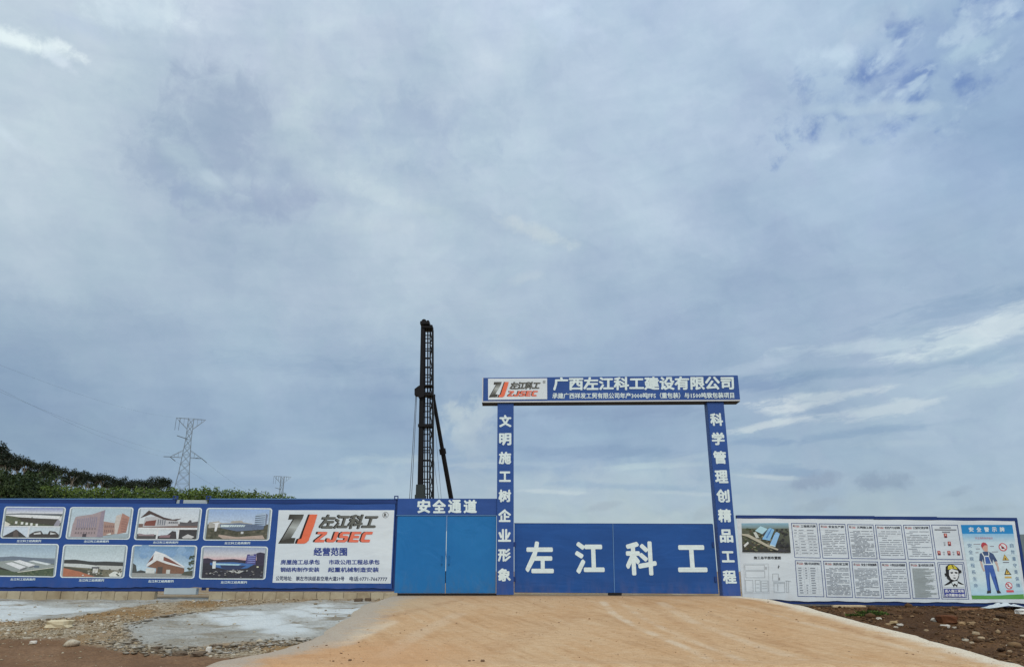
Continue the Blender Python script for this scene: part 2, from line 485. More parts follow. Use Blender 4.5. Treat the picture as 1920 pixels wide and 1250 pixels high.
M_BLUE   = banner_mat('blue_vinyl', (44, 82, 152))
M_GATE   = banner_mat('gate_blue', (28, 80, 150))
M_RAIL   = plain('blue_painted_steel', (28, 58, 120), .42, .18, 2.5)
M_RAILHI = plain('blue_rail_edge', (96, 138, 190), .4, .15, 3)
M_WHITE  = banner_mat('white_vinyl', (228, 235, 240), .45, (1.04, 1.04, 1.03))
M_DOOR   = None
M_PRINT  = print_mat('printed_ink')
M_PHOTO  = print_mat('printed_photo', .5, .16, 22.0, .06)
M_LETTER = plain('white_lettering', (226, 231, 238), .5, .05, 4)
M_GREYPL = plain('grey_plate', (176, 186, 190), .6, .12, 4)
M_RIG    = plain('dark_rig_steel', (30, 28, 30), .55, .25, 1.5, 0.0, .2, 6, .15)
M_CABLE  = plain('wire_rope', (105, 112, 122), .5, .1, 2)
M_PYLON  = plain('hazy_galvanised_steel', (128, 138, 146), .5, .12, .4, .0)  # steel grey moved towards the sky: distance haze put into the colour
M_SOFFIT = plain('shaded_soffit', (28, 30, 42), .7, .2, 2)  # shade under the beam put into a near-black base colour
M_TRIM   = plain('pale_trim', (205, 208, 210), .5, .1, 3)
M_BLACK  = plain('black_rubber', (24, 22, 22), .8, .2, 5)
M_WALL   = plain('grey_render', (118, 132, 136), .85, .15, 1.5)

def door_build(t, b):
    p = pos(t)
    n = t.noise(p, .9, 5, .6, .5); sc = t.noise(t.vmath('MULTIPLY', p, (6, 1, .7)), 3, 5, .7)
    d = t.noise(t.vmath('MULTIPLY', p, (1, 1, .35)), 5, 5, .7)
    col = t.mix(n, L((6, 102, 168)), L((14, 120, 186)))
    col = t.mix(t.rng(sc, .6, .85, 0, .18), col, L((120, 165, 205)))
    _, _, z = t.sep(p)
    col = t.mix(t.math('MULTIPLY', t.rng(z, .9, -.1), t.rng(d, .42, .7, 0, .4)), col, L((92, 110, 120)))
    t.put(b.inputs['Base Color'], col)
    t.put(b.inputs['Roughness'], t.rng(n, .3, .7, .36, .5, False))
    bump(t, b, t.noise(p, 1.4, 2, .5, .8), .5, .05)
M_DOOR = material('bright_blue_sheet', door_build)

# ------------------------------------------------------------------ prints
AK = 1.22       # printed tone that reads as the given sRGB value in this light
def A(rgb): return tuple(min(.88, x * AK) for x in L(rgb)[:3]) + (1.0,)

def bil(q, s, t):
    a = (q[0][0] + (q[1][0] - q[0][0]) * s, q[0][1] + (q[1][1] - q[0][1]) * s)
    b = (q[3][0] + (q[2][0] - q[3][0]) * s, q[3][1] + (q[2][1] - q[3][1]) * s)
    return (a[0] + (b[0] - a[0]) * t, a[1] + (b[1] - a[1]) * t)

def vq(x0, y0, x1, y1):
    """Upright rectangle of the photo: sides lean to the vertical vanishing point."""
    ym = (y0 + y1) / 2
    f = lambda x, y: 945 + (x - 945) * (y + 3700) / (ym + 3700)
    return [(f(x0, y0), y0), (f(x1, y0), y0), (f(x1, y1), y1), (f(x0, y1), y1)]

_gl = {}
def glyphs(body):
    """Filled outline of a string in the unit box, and its size in em."""
    k = body
    if k not in _gl:
        cu = bpy.data.curves.new('t', 'FONT'); cu.body = body; cu.resolution_u = 1
        o = bpy.data.objects.new('t', cu); COL.objects.link(o)
        bpy.context.view_layer.update()
        m = bpy.data.meshes.new_from_object(o.evaluated_get(bpy.context.evaluated_depsgraph_get()))
        v = [Vector(q.co[:2]) for q in m.vertices]; f = [tuple(p.vertices) for p in m.polygons]
        bpy.data.objects.remove(o); bpy.data.curves.remove(cu); bpy.data.meshes.remove(m)
        v = np.array([tuple(q) for q in v])
        lo, hi = v.min(0), v.max(0)
        _gl[k] = ((v - lo) / (hi - lo), f, hi - lo)
    return _gl[k]

class Print(MB):
    """Flat printing on the plane y=Y+s*x; every new layer lies 2 mm above the last."""
    def __init__(self, Y, s=0.0, lift=0.004):
        super().__init__(); self.Y, self.s, self.k, self.n = Y, s, lift, 0
    def P(self, px, py, up=0.0):
        return W(px, py, self.Y - self.k - up, self.s)
    def poly(self, pts, rgb, q=None, up=0.0):
        self.n += 1; up += self.n * 6e-5      # every shape a hair above the last: no two faces share a plane
        p2 = [bil(q, a, b) for a, b in pts] if q else pts
        grad = isinstance(rgb, list)
        cols = [A(c_) for c_ in rgb] if grad else A(rgb)
        if len(p2) <= 4 and not (len(p2) == 4 and not convex(p2)):
            self.face([self.P(*p, up) for p in p2], cols)
        else:
            tri = tessellate_polygon([[Vector((a, b, 0)) for a, b in p2]])
            for t_ in tri:
                self.face([self.P(*p2[i], up) for i in t_], [cols[i] for i in t_] if grad else cols)
    def rect(self, s0, t0, s1, t1, rgb, q, up=0.0):
        if isinstance(rgb, tuple) and isinstance(rgb[0], tuple):      # vertical gradient
            rgb = [rgb[0], rgb[0], rgb[1], rgb[1]]
        self.poly([(s0, t0), (s1, t0), (s1, t1), (s0, t1)], rgb, q, up)
    def text(self, body, q, rgb, offset=0.02, up=0.0, shear=0.0, space=1.0):
        v, f, ext = glyphs(body)
        # strokes are thickened by laying shifted copies a hair apart
        n = 1 if offset <= 0 else (8 if offset >= .03 else 5 if offset >= .015 else 3)
        ox, oy = offset / (ext[0] + 2 * offset), offset / (ext[1] + 2 * offset)
        for s_ in range(n):
            self.n += 1; u = up + self.n * 6e-5
            dx, dy = (ox * math.cos(6.2832 * s_ / n + .39), oy * math.sin(6.2832 * s_ / n + .39)) if n > 1 else (0, 0)
            vs_ = []
            for a, b in v:
                a, b = ox + a * (1 - 2 * ox) + dx, oy + b * (1 - 2 * oy) + dy
                vs_.append(self.P(*bil(q, a, 1 - b), u))
            self.mesh(vs_, f, A(rgb))
    def ring(self, cx, cy, r, wd, rgb, q, n=20, up=0.0, asp=1.0):
        for i in range(n):
            a0, a1 = 2 * math.pi * i / n, 2 * math.pi * (i + 1) / n
            self.poly([(cx + math.cos(a) * rr * asp, cy + math.sin(a) * rr) for a, rr in ((a0, r), (a1, r), (a1, r - wd), (a0, r - wd))], rgb, q, up)
    def disc(self, cx, cy, rx, ry, rgb, q, n=14, up=0.0):
        self.poly([(cx + rx * math.cos(2 * math.pi * i / n), cy + ry * math.sin(2 * math.pi * i / n)) for i in range(n)], rgb, q, up)

def convex(p):
    s = 0
    for i in range(len(p)):
        a, b, c_ = p[i], p[(i + 1) % len(p)], p[(i + 2) % len(p)]
        z = (b[0] - a[0]) * (c_[1] - b[1]) - (b[1] - a[1]) * (c_[0] - b[0])
        if abs(z) < 1e-9: continue
        if s and (z > 0) != (s > 0): return False
        s = z
    return True

def rounded(r=0.07, asp=0.5, n=4):
    pts = []
    rx, ry = r * asp, r
    for cx, cy, a0 in ((1 - rx, ry, -90), (1 - rx, 1 - ry, 0), (rx, 1 - ry, 90), (rx, ry, 180)):
        for i in range(n + 1):
            a = R(a0 + 90 * i / n)
            pts.append((cx + rx * math.cos(a), cy + ry * math.sin(a)))
    return pts

# ------------------------------------------------------------------ terrain profile
YS = [8, 14.2, 15.2, 16.0, 17.5, 19.0, 20.6, 21.8, 22.6, 26.0]
ZS = [-.95, -.95, -.92, -.82, -.62, -.43, -.22, -.07, 0.0, 0.0]
def prof(Y): return np.interp(Y, YS, ZS)
def on_ramp(px, py):
    """Ground point (driveway surface) under a photo pixel."""
    dx, dy, dz = ray(px, py)
    Y = 8.0
    while Y < 26:
        t = Y / dy
        if EYE + dz * t <= float(prof(Y)): break
        Y += .01
    else:
        return None
    # the ray goes down with distance: first crossing
    return Vector((dx * t, Y, float(prof(Y))))
def ground_hit(px, py, H):
    dx, dy, dz = ray(px, py)
    Y = 10.0
    while Y < 30:
        t = Y / dy
        if EYE + dz * t <= H(dx * t, Y): return Vector((dx * t, Y, H(dx * t, Y)))
        Y += .02
    return Vector((dx * 30 / dy, 30, H(dx * 30 / dy, 30)))
LE = [on_ramp(*p) for p in ((737, 1117.5), (700, 1132), (668, 1160), (640, 1182), (590, 1203), (520, 1222), (440, 1236))]
RE = [on_ramp(*p) for p in ((1393, 1118), (1442, 1123), (1500, 1134), (1600, 1161), (1700, 1187), (1800, 1214), (1920, 1246))]
LE = sorted(LE, key=lambda p: p.y); RE = sorted(RE, key=lambda p: p.y)
def XL(Y): return np.interp(Y, [p.y for p in LE], [p.x for p in LE])
def XR(Y):
    x = np.interp(Y, [p.y for p in RE], [p.x for p in RE])
    return x + np.where(Y < RE[0].y, (RE[0].y - Y) * 1.6, 0)
def sstep(x, a, b):
    t = np.clip((x - a) / (b - a), 0, 1)
    return t * t * (3 - 2 * t)
def vnoise(X, Y, sc, seed=0, octv=4):
    """Value noise on numpy arrays."""
    out = np.zeros(np.broadcast(X, Y).shape); amp = 1.0; tot = 0
    for o in range(octv):
        x = X * sc + 37.1 * o + seed * 11.3; y = Y * sc + 91.7 * o + seed * 5.7
        xi = np.floor(x); yi = np.floor(y); fx_ = x - xi; fy_ = y - yi
        fx_ = fx_ * fx_ * (3 - 2 * fx_); fy_ = fy_ * fy_ * (3 - 2 * fy_)
        h = lambda a, b: np.modf(np.abs(np.sin(a * 127.1 + b * 311.7 + seed * 17.0) * 43758.5453))[0]
        v = (h(xi, yi) * (1 - fx_) + h(xi + 1, yi) * fx_) * (1 - fy_) + (h(xi, yi + 1) * (1 - fx_) + h(xi + 1, yi + 1) * fx_) * fy_
        out = out + v * amp; tot += amp; amp *= .5; sc *= 2.03
    return out / tot
def Hbase(X, Y):
    X = np.asarray(X, float); Y = np.asarray(Y, float)
    z = prof(Y)
    dl = XL(Y) - X; dr = X - XR(Y)
    left = sstep(dl, -.5, .3); right = sstep(dr, -.9, .3)
    near = sstep(Y, 15.0, 17.5)
    z = z - .10 - .0 * left - right * .21 * near
    far = sstep(Y, 24.5, 40)
    return z * (1 - far) + (-.15) * far
def Hrough(X, Y):
    X = np.asarray(X, float); Y = np.asarray(Y, float)
    z = Hbase(X, Y)
    dl = XL(Y) - X; dr = X - XR(Y)
    off = np.maximum(sstep(dl, .05, .5), sstep(dr, .05, .5))
    amp = off * sstep(Y, 13.5, 15.5) * sstep(-Y, -23.4, -22.6)
    r = (vnoise(X, Y, .7, 1, 3) - .5) * .10 + (vnoise(X, Y, 3.1, 2, 4) - .5) * .075
    return z + r * amp * np.where(dr > 0, 1.25, 1.0)
Hs = lambda x, y: float(Hrough(x, y))

# ------------------------------------------------------------------ ground (one sheet to the horizon), road, driveway
rng = np.random.default_rng(7)
random.seed(7)
def axis(lo, hi, step, far):
    core = np.arange(lo, hi + 1e-6, step)
    out = []; d = step
    x = hi
    while x < far:
        d *= 1.35; x += d; out.append(x)
    neg = []; d = step; x = lo
    while x > -far:
        d *= 1.35; x -= d; neg.append(x)
    return np.array(neg[::-1] + list(core) + out)
gx = axis(-17.5, 17.0, .065, 3000); gy = axis(13.4, 23.6, .05, 3000)
GXm, GYm = np.meshgrid(gx, gy)
GZ = Hrough(GXm, GYm)

def seg_dist(X, Y, poly, closed=True):
    d = np.full(X.shape, 1e9); inside = np.zeros(X.shape, bool)
    n = len(poly)
    for i in range(n if closed else n - 1):
        (x0, y0), (x1, y1) = poly[i], poly[(i + 1) % n]
        ex, ey = x1 - x0, y1 - y0
        t = np.clip(((X - x0) * ex + (Y - y0) * ey) / (ex * ex + ey * ey + 1e-12), 0, 1)
        d = np.minimum(d, np.hypot(X - x0 - t * ex, Y - y0 - t * ey))
        if closed:
            c_ = ((y0 > Y) != (y1 > Y)) & (X < (x1 - x0) * (Y - y0) / (y1 - y0 + 1e-12) + x0)
            inside ^= c_
    return np.where(inside, d, -d) if closed else d
def gpoly(pts): return [tuple(ground_hit(a, b, lambda x, y: float(Hbase(x, y)))[:2]) for a, b in pts]
near = (GYm < 24) & (np.abs(GXm) < 19)
def region(pts, soft, wob, seed):
    m = np.zeros(GXm.shape)
    X, Y = GXm[near], GYm[near]
    d = seg_dist(X, Y, gpoly(pts)) + (vnoise(X, Y, 1.3, seed, 5) - .5) * wob
    m[near] = sstep(d, -soft, soft)
    return m
concA = region([(-160, 1124), (40, 1121), (140, 1118), (400, 1117), (560, 1116), (430, 1124), (300, 1130), (235, 1139), (170, 1150), (90, 1160), (10, 1168), (-160, 1178)], .12, .7, 3)
concB = region([(250, 1165), (290, 1153), (380, 1149), (420, 1139), (520, 1128), (640, 1124), (720, 1127), (700, 1150), (650, 1180), (590, 1203), (500, 1206), (420, 1204), (330, 1216), (230, 1206), (222, 1192)], .28, 1.0, 4)
redd = region([(-300, 1190), (0, 1196), (120, 1200), (230, 1219), (400, 1228), (520, 1236), (640, 1243), (640, 1300), (-300, 1300)], .2, .6, 5)
soil = np.where(near, sstep(GXm - XR(GYm), -.1, .05), 0.0)
white = np.clip(region([(-160, 1130), (30, 1127), (60, 1134), (190, 1136), (220, 1140), (100, 1152), (40, 1164), (-160, 1170)], .25, 1.1, 6)
    + region([(385, 1150), (470, 1143), (520, 1152), (600, 1172), (585, 1186), (530, 1190), (470, 1174)], .25, 1.1, 8)
    + region([(510, 1139), (600, 1133), (690, 1134), (690, 1150), (650, 1166), (600, 1162)], .25, 1.1, 9), 0, 1)

def grid_mesh(name, X, Y, Z, attrs, mat, smooth=True):
    ny, nx = X.shape
    me = bpy.data.meshes.new(name)
    co = np.stack([X, Y, Z], -1).reshape(-1, 3)
    i = np.arange((ny - 1) * (nx - 1)); r = i // (nx - 1); c_ = i % (nx - 1)
    a = r * nx + c_
    f = np.stack([a, a + 1, a + nx + 1, a + nx], -1)
    me.vertices.add(len(co)); me.vertices.foreach_set('co', co.ravel())
    me.loops.add(f.size); me.loops.foreach_set('vertex_index', f.ravel())
    me.polygons.add(len(f)); me.polygons.foreach_set('loop_start', np.arange(len(f)) * 4)
    me.polygons.foreach_set('loop_total', np.full(len(f), 4))
    me.polygons.foreach_set('use_smooth', np.full(len(f), smooth))
    me.update(calc_edges=True)
    for k, ch in attrs.items():
        at = me.color_attributes.new(k, 'FLOAT_COLOR', 'POINT')
        at.data.foreach_set('color', np.stack(ch, -1).reshape(-1).astype(np.float32))
    me.materials.append(mat)
    return me

def ground_build(t, b):
    a = t.node('ShaderNodeAttribute'); a.attribute_name = 'mask'
    s = t.node('ShaderNodeSeparateColor'); t.l.new(a.outputs['Color'], s.inputs[0])
    conc, red, soil_ = s.outputs; wht = a.outputs['Alpha']
    p = pos(t)
    big = t.noise(p, .8, 6, .6); fine_ = t.noise(p, 14, 5, .65); peb = t.node('ShaderNodeTexVoronoi')
    t.put(peb.inputs['Vector'], p); peb.inputs['Scale'].default_value = 16
    pc = t.node('ShaderNodeSeparateColor'); t.l.new(peb.outputs['Color'], pc.inputs[0])
    grav = t.ramp(pc.outputs[0], [(0, L((136, 120, 98))), (.4, L((168, 152, 126))), (.75, L((188, 174, 150))), (1, L((206, 196, 178)))])
    grav = t.mix(t.rng(big, .38, .62), grav, L((158, 126, 86)))
    grav = t.mix(t.rng(fine_, .35, .65, 0, .35), grav, L((112, 92, 70)))
    cc = t.mix(t.rng(big, .35, .65), L((166, 164, 156)), L((190, 189, 182)))
    px_, py_, _ = t.sep(p)
    bnd = t.noise(t.comb(t.math('ADD', t.math('MULTIPLY', px_, .45), t.math('MULTIPLY', py_, .5)), t.math('SUBTRACT', t.math('MULTIPLY', py_, 1.1), t.math('MULTIPLY', px_, .25))), 1.3, 6, .62, .6)
    cc = t.mix(t.rng(bnd, .48, .66, 0, .75), cc, L((140, 126, 104)))
    cc = t.mix(t.rng(bnd, .46, .34, 0, .6), cc, L((196, 198, 194)))
    cc = t.mix(t.rng(fine_, .4, .7, 0, .4), cc, L((116, 108, 96)))
    cc = t.mix(t.math('MULTIPLY', t.math('MULTIPLY', wht, t.rng(bnd, .68, .5)), t.rng(t.noise(t.vmath('MULTIPLY', p, (.7, 1.6, 1)), 2.2, 7, .72), .16, .50)), cc, L((210, 214, 213)))
    rd = t.mix(t.rng(big, .35, .65), L((126, 96, 70)), L((150, 118, 90)))
    rd = t.mix(t.rng(fine_, .35, .65, 0, .5), rd, L((104, 76, 56)))
    _, yy, _ = t.sep(p)
    rd = t.mix(t.math('MULTIPLY', t.rng(t.math('ADD', yy, t.math('MULTIPLY', t.math('SUBTRACT', big, .5), .5)), 14.75, 14.35), .8), rd, L((190, 146, 110)))
    so_ = t.mix(t.rng(big, .35, .65), L((84, 58, 36)), L((116, 84, 54)))
    so_ = t.mix(t.rng(fine_, .4, .68, 0, .65), so_, L((58, 40, 26)))
    so_ = t.mix(t.rng(t.noise(p, 5.5, 4, .6), .6, .75, 0, .5), so_, L((150, 116, 80)))
    col = t.mix(soil_, t.mix(red, t.mix(conc, grav, cc), rd), so_)
    t.put(b.inputs['Base Color'], col)
    b.inputs['Roughness'].default_value = .92
    b.inputs['Specular IOR Level'].default_value = .2
    h = t.math('ADD', t.math('MULTIPLY', peb.outputs['Distance'], .6), fine_)
    bump(t, b, h, .9, .035)
M_GROUND = material('rubble_ground', ground_build)
gm = grid_mesh('ground', GXm, GYm, GZ, {'mask': (concA + concB - concA * concB, redd, soil, white)}, M_GROUND)
tag(add_obj('ground', gm), kind='structure')

# driveway of compacted laterite over concrete
ny, nx = 190, 260
ry = np.linspace(14.45, 23.4, ny)
sx = np.linspace(-.06, 1.05, nx)
RYm = np.repeat(ry[:, None], nx, 1)
xl, xr = XL(ry)[:, None], XR(ry)[:, None]
lw = np.where(ry[:, None] > 21.5, .25, .55)
wob = (vnoise(np.zeros(ny)[:, None], ry[:, None], 1.6, 12, 4) - .5) * .35 * sstep(-ry[:, None], -22.5, -21)
wobr = (vnoise(np.ones(ny)[:, None] * 9, ry[:, None], 2.2, 13, 4) - .5) * .18 * sstep(-ry[:, None], -22.5, -21)
RXm = (xl + wob) + ((xr + wobr) - (xl + wob)) * np.clip(sx, 0, 1)[None, :]
RXm = RXm + np.where(sx < 0, sx / .06 * lw, 0) + np.where(sx > 1, (sx - 1) / .05 * .10, 0)
RZm = prof(RYm) + (vnoise(RXm, RYm, .9, 20, 3) - .5) * .025 * sstep(-RYm, -22.5, -21)
RZm = RZm - np.where(sx < 0, (sx / .06) ** 2 * .16, 0) - np.where(sx > 1, ((sx - 1) / .05) * .30, 0)
RZm = RZm - (1 - sstep(RYm, 14.45, 14.75)) * .07
edge_l = np.clip((RXm - xl) / 1.3, -1, 1); edge_r = np.clip((xr - RXm) / 1.2, -1, 1)
tracks = np.zeros(RXm.shape); tdark = np.zeros(RXm.shape)
def strip(pts, wd, k, seed):
    d = seg_dist(RXm, RYm, [tuple(on_ramp(*p)[:2]) for p in pts], False)
    return k * (1 - sstep(d, wd * .5, wd * 1.5)) * (0.4 + 1.0 * sstep(vnoise(RXm, RYm, 2.2, seed, 4), .38, .62))
for pts, wd, k in (([(1130, 1128), (1150, 1150), (1200, 1178), (1290, 1215), (1340, 1238)], .10, .8),
                   ([(1165, 1128), (1200, 1155), (1270, 1190), (1390, 1236)], .09, .5),
                   ([(1240, 1130), (1300, 1165), (1420, 1210), (1500, 1236)], .14, .45),
                   ([(1390, 1135), (1480, 1160), (1620, 1195), (1760, 1230)], .12, .5),
                   ([(730, 1165), (690, 1182), (640, 1205)], .25, .8),
                   ([(860, 1150), (780, 1190), (720, 1230)], .2, .35)):
    tracks = np.maximum(tracks, strip(pts, wd, k, len(pts) + int(wd * 100)))
for pts, wd, k in (([(880, 1119), (800, 1139), (720, 1155)], .16, .8),
                   ([(1430, 1139), (1520, 1160), (1680, 1203)], .16, .7),
                   ([(1090, 1150), (1000, 1185), (900, 1225)], .35, .4),
                   ([(1330, 1150), (1420, 1190), (1540, 1236)], .12, .45),
                   ([(1210, 1130), (1300, 1185), (1380, 1236)], .12, .4),
                   ([(470, 1234), (560, 1230), (620, 1229)], .16, 1.0)):
    tdark = np.maximum(tdark, strip(pts, wd, k, len(pts) + int(wd * 77)))
def ramp_build(t, b):
    a = t.node('ShaderNodeAttribute'); a.attribute_name = 'mask'
    s = t.node('ShaderNodeSeparateColor'); t.l.new(a.outputs['Color'], s.inputs[0])
    e_l, e_r, tr = s.outputs; dk = a.outputs['Alpha']
    p = pos(t)
    big = t.noise(p, .45, 6, .6, .4); mid = t.noise(t.vmath('MULTIPLY', p, (1, 2.2, 1)), 1.7, 6, .65, .3)
    fine_ = t.noise(p, 34, 4, .7); grit = t.noise(p, 9, 6, .75)
    drag = t.noise(t.vmath('MULTIPLY', p, (1.0, 3.4, 1)), 4.2, 7, .72, .25)
    sx_, sy_, _ = t.sep(p)
    # drag streaks running down to the road
    stv = t.comb(t.math('ADD', sx_, t.math('MULTIPLY', sy_, .55)), t.math('MULTIPLY', sy_, .14))
    stk = t.noise(stv, 3.2, 5, .62)
    col = t.mix(t.rng(big, .35, .65), L((207, 165, 121)), L((215, 180, 140)))
    col = t.mix(t.rng(mid, .42, .72, 0, .6), col, L((214, 176, 134)))
    col = t.mix(t.rng(stk, .50, .68, 0, .5), col, L((178, 136, 94)))
    col = t.mix(t.rng(stk, .47, .34, 0, .38), col, L((222, 196, 160)))
    col = t.mix(t.rng(drag, .5, .66, 0, .55), col, L((180, 136, 94)))
    col = t.mix(t.rng(drag, .48, .34, 0, .45), col, L((224, 196, 160)))
    col = t.mix(t.math('MULTIPLY', tr, .65), col, L((226, 206, 178)))
    col = t.mix(t.math('MULTIPLY', dk, t.rng(drag, .35, .65, .1, .5)), col, L((160, 112, 72)))
    wob_ = t.math('MULTIPLY', t.math('SUBTRACT', mid, .5), 1.3)
    el_ = t.rng(t.math('ADD', e_l, wob_), .75, .1, 0, .8); er_ = t.rng(t.math('ADD', e_r, t.math('MULTIPLY', wob_, .5)), .62, .16, 0, .95)
    lf = t.math('MULTIPLY', t.rng(sx_, -1.2, -3.2), t.rng(t.math('ADD', sy_, t.math('MULTIPLY', wob_, 2.0)), 19.0, 21.0))
    col = t.mix(t.math('MULTIPLY', lf, .7), col, L((196, 174, 142)))
    org = t.math('MULTIPLY', t.rng(sx_, 0.5, -2.5), t.rng(t.math('ADD', sy_, t.math('MULTIPLY', wob_, 1.5)), 17.6, 15.6))
    col = t.mix(t.math('MULTIPLY', org, .6), col, L((212, 160, 114)))
    col = t.mix(el_, col, L((180, 174, 162)))
    col = t.mix(er_, col, L((232, 220, 198)))
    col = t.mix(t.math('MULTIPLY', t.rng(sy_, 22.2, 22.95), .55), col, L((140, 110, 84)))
    col = t.mix(t.rng(grit, .55, .72, 0, .4), col, L((152, 114, 80)))
    col = t.mix(t.rng(fine_, .4, .66, 0, .35), col, L((160, 120, 84)))
    t.put(b.inputs['Base Color'], col)
    b.inputs['Roughness'].default_value = .9
    b.inputs['Specular IOR Level'].default_value = .2
    h = t.math('ADD', t.math('MULTIPLY', stk, 1.2), t.math('ADD', t.math('MULTIPLY', grit, .4), t.math('MULTIPLY', fine_, .15)))
    bump(t, b, h, .6, .04)
M_RAMP = material('laterite_driveway', ramp_build)
rm = grid_mesh('driveway', RXm, RYm, RZm, {'mask': (edge_l, edge_r, tracks, tdark)}, M_RAMP)
tag(add_obj('driveway', rm), kind='structure')

M_ROAD = plain('dusty_concrete_road', (178, 158, 134), .9, .22, 2.0, 0, .4, 12, .2)
mb = MB()
xs_ = np.linspace(-3.6, 14, 60); yedge = 14.62 + (vnoise(xs_, xs_ * 0, 1.2, 31, 4) - .5) * .16 - np.clip(-2.2 - xs_, 0, 9) * .14
for i in range(59):
    mb.face([(xs_[i], -40, -1.0), (xs_[i + 1], -40, -1.0), (xs_[i + 1], yedge[i + 1] - .15, -1.0), (xs_[i], yedge[i] - .15, -1.0)])
    mb.face([(xs_[i], yedge[i] - .15, -1.0), (xs_[i + 1], yedge[i + 1] - .15, -1.0), (xs_[i + 1], yedge[i + 1], -1.035), (xs_[i], yedge[i], -1.035)])
tag(mb.build('road', M_ROAD), kind='structure')

# ------------------------------------------------------------------ hoarding on the left: two steel bays, gap plates, printed sheet
YL = 23.0
base_z = -.06
def hoarding_bay(x0, x1, label, posts):
    p = W((x0 + x1) / 2, 1110, YL)
    t = thing('hoarding_bay', (p.x, YL, p.z), label, 'hoarding', 'steel bays of the left hoarding')
    m = MB(); m.slab(vq(x0, 936, x1, 944), YL - .02, .14); m.build('top_rail', M_RAIL, t, .008)
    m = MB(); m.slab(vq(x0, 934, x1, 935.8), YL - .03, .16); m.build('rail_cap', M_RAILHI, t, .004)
    m = MB(); m.slab(vq(x0, 1101.5, x1, 1108), YL - .01, .14); m.build('bottom_rail', M_RAIL, t, .008)
    m = MB(); m.slab(vq(x0, 944.2, x1, 1101.3), YL + .05, .05); m.build('backing_sheet', M_RAIL, t)
    for px in posts:
        m = MB(); m.slab(vq(px - 3.4, 936, px + 3.4, 1106), YL + .0, .1); po = m.build('post', M_RAIL, t, .006)
        # lifting lug: a square loop standing on the post
        a = W(px - 3.6, 929, YL); b = W(px + 3.6, 936, YL)
        m = MB()
        wv = .022
        m.box(a.x, a.x + wv, YL - .035, YL + .05, b.z, a.z); m.box(b.x - wv, b.x, YL - .035, YL + .05, b.z, a.z)
        m.box(a.x + wv, b.x - wv, YL - .035, YL + .05, a.z - wv, a.z); m.box(a.x + wv, b.x - wv, YL - .035, YL + .05, b.z, b.z + wv)
        m.build('lifting_lug', M_RAIL, po)
    return t
hoarding_bay(-260, 329, 'blue steel hoarding bay carrying the left end of the picture billboard', [329])
hoarding_bay(391, 743, 'blue steel hoarding bay behind the white company panel, next to the safety door', [391, 743])
mb = MB(); mb.slab([(331, 936.5), (388.5, 937), (388.5, 944), (331, 943.5)], YL + .02, .04)
o = mb.build('gap_plate', M_GREYPL, None, .004, loc=W(360, 944, YL)); tag(o, 'pale grey plate closing the gap between the two hoarding bays at the top', 'plate')
mb = MB(); mb.slab([(308, 1101.5), (368, 1102), (367, 1114), (307, 1113.5)], YL - .06, .2)
o = mb.build('infill_block', M_GREYPL, None, .006, loc=W(338, 1114, YL)); tag(o, 'smooth grey infill block under the billboard between the tan blocks', 'block')

bill = thing('billboard_sheet', tuple(W(245, 1100, YL)), 'long blue billboard sheet with eight building photos and a white company panel', 'billboard')
YB = YL - .05
mb = MB()
N = 90
tops = [(-250 + (738 + 250) * i / N) for i in range(N + 1)]
for i in range(N):
    q = []
    for px, row in ((tops[i], 0), (tops[i + 1], 0), (tops[i + 1], 1), (tops[i], 1)):
        f = lambda x, y: 945 + (x - 945) * (y + 3700) / (1022 + 3700)
        if row == 0: y = 943.0 + 1.5 * px / 740 + .4 * math.sin(px * .05)
        else: y = 1099.5 + 3.2 * max(px, 0) / 740 + .8 * math.sin(px * .061) + .5 * math.sin(px * .23)
        q.append(W(f(px, y), y, YB))
    mb.face(q)
sheet = mb.build('sheet', M_BLUE, bill)

PH = [[(8.6, 949), (124.3, 950), (113.8, 1009.5), (0, 1008.5)], [(131.7, 949.7), (251, 950.4), (243, 1011), (122.3, 1010)],
      [(260, 950.8), (379.4, 951.2), (372.3, 1012.4), (250.5, 1011.6)], [(387.5, 951.4), (511, 952), (505, 1013), (380.2, 1012.6)],
      [(-11, 1018), (111, 1019), (104, 1081.6), (-19, 1080)], [(118.8, 1020), (240, 1020.8), (232.7, 1083.3), (112, 1082.3)],
      [(248.2, 1020.8), (370.3, 1021.8), (364.5, 1084), (241.6, 1083)], [(377.9, 1022.5), (503, 1024), (497.7, 1086), (372.8, 1085.2)]]
CAPT = [(31.5, 1011.2, 77, 1015.8), (157.5, 1012, 204, 1016.6), (287, 1014, 334, 1018.4), (421, 1015.2, 469, 1019.8),
        (19.5, 1083, 66, 1087.6), (148, 1084.6, 195, 1089.6), (278, 1086.4, 325.5, 1091.4), (414, 1088.4, 463, 1093.4)]
rr = random.Random(3)
def win_grid(P, q, s0, t0, s1, t1, nx_, ny_, rgb, fx_=.55, fy_=.55, skew=0.0):
    for i in range(nx_):
        for j in range(ny_):
            a = s0 + (s1 - s0) * (i + .2) / nx_; b = t0 + (t1 - t0) * (j + .2) / ny_ + skew * (i + .5) / nx_
            P.rect(a, b, a + (s1 - s0) / nx_ * fx_, b + (t1 - t0) / ny_ * fy_, rgb, q, .006)
def dots(P, q, n, s0, t0, s1, t1, cols, r0=.008, r1=.02, up=.006):
    for _ in range(n):
        a, b = rr.uniform(s0, s1), rr.uniform(t0, t1); r_ = rr.uniform(r0, r1)
        P.disc(a, b, r_, r_ * rr.uniform(.8, 1.6), rr.choice(cols), q, 6, up)
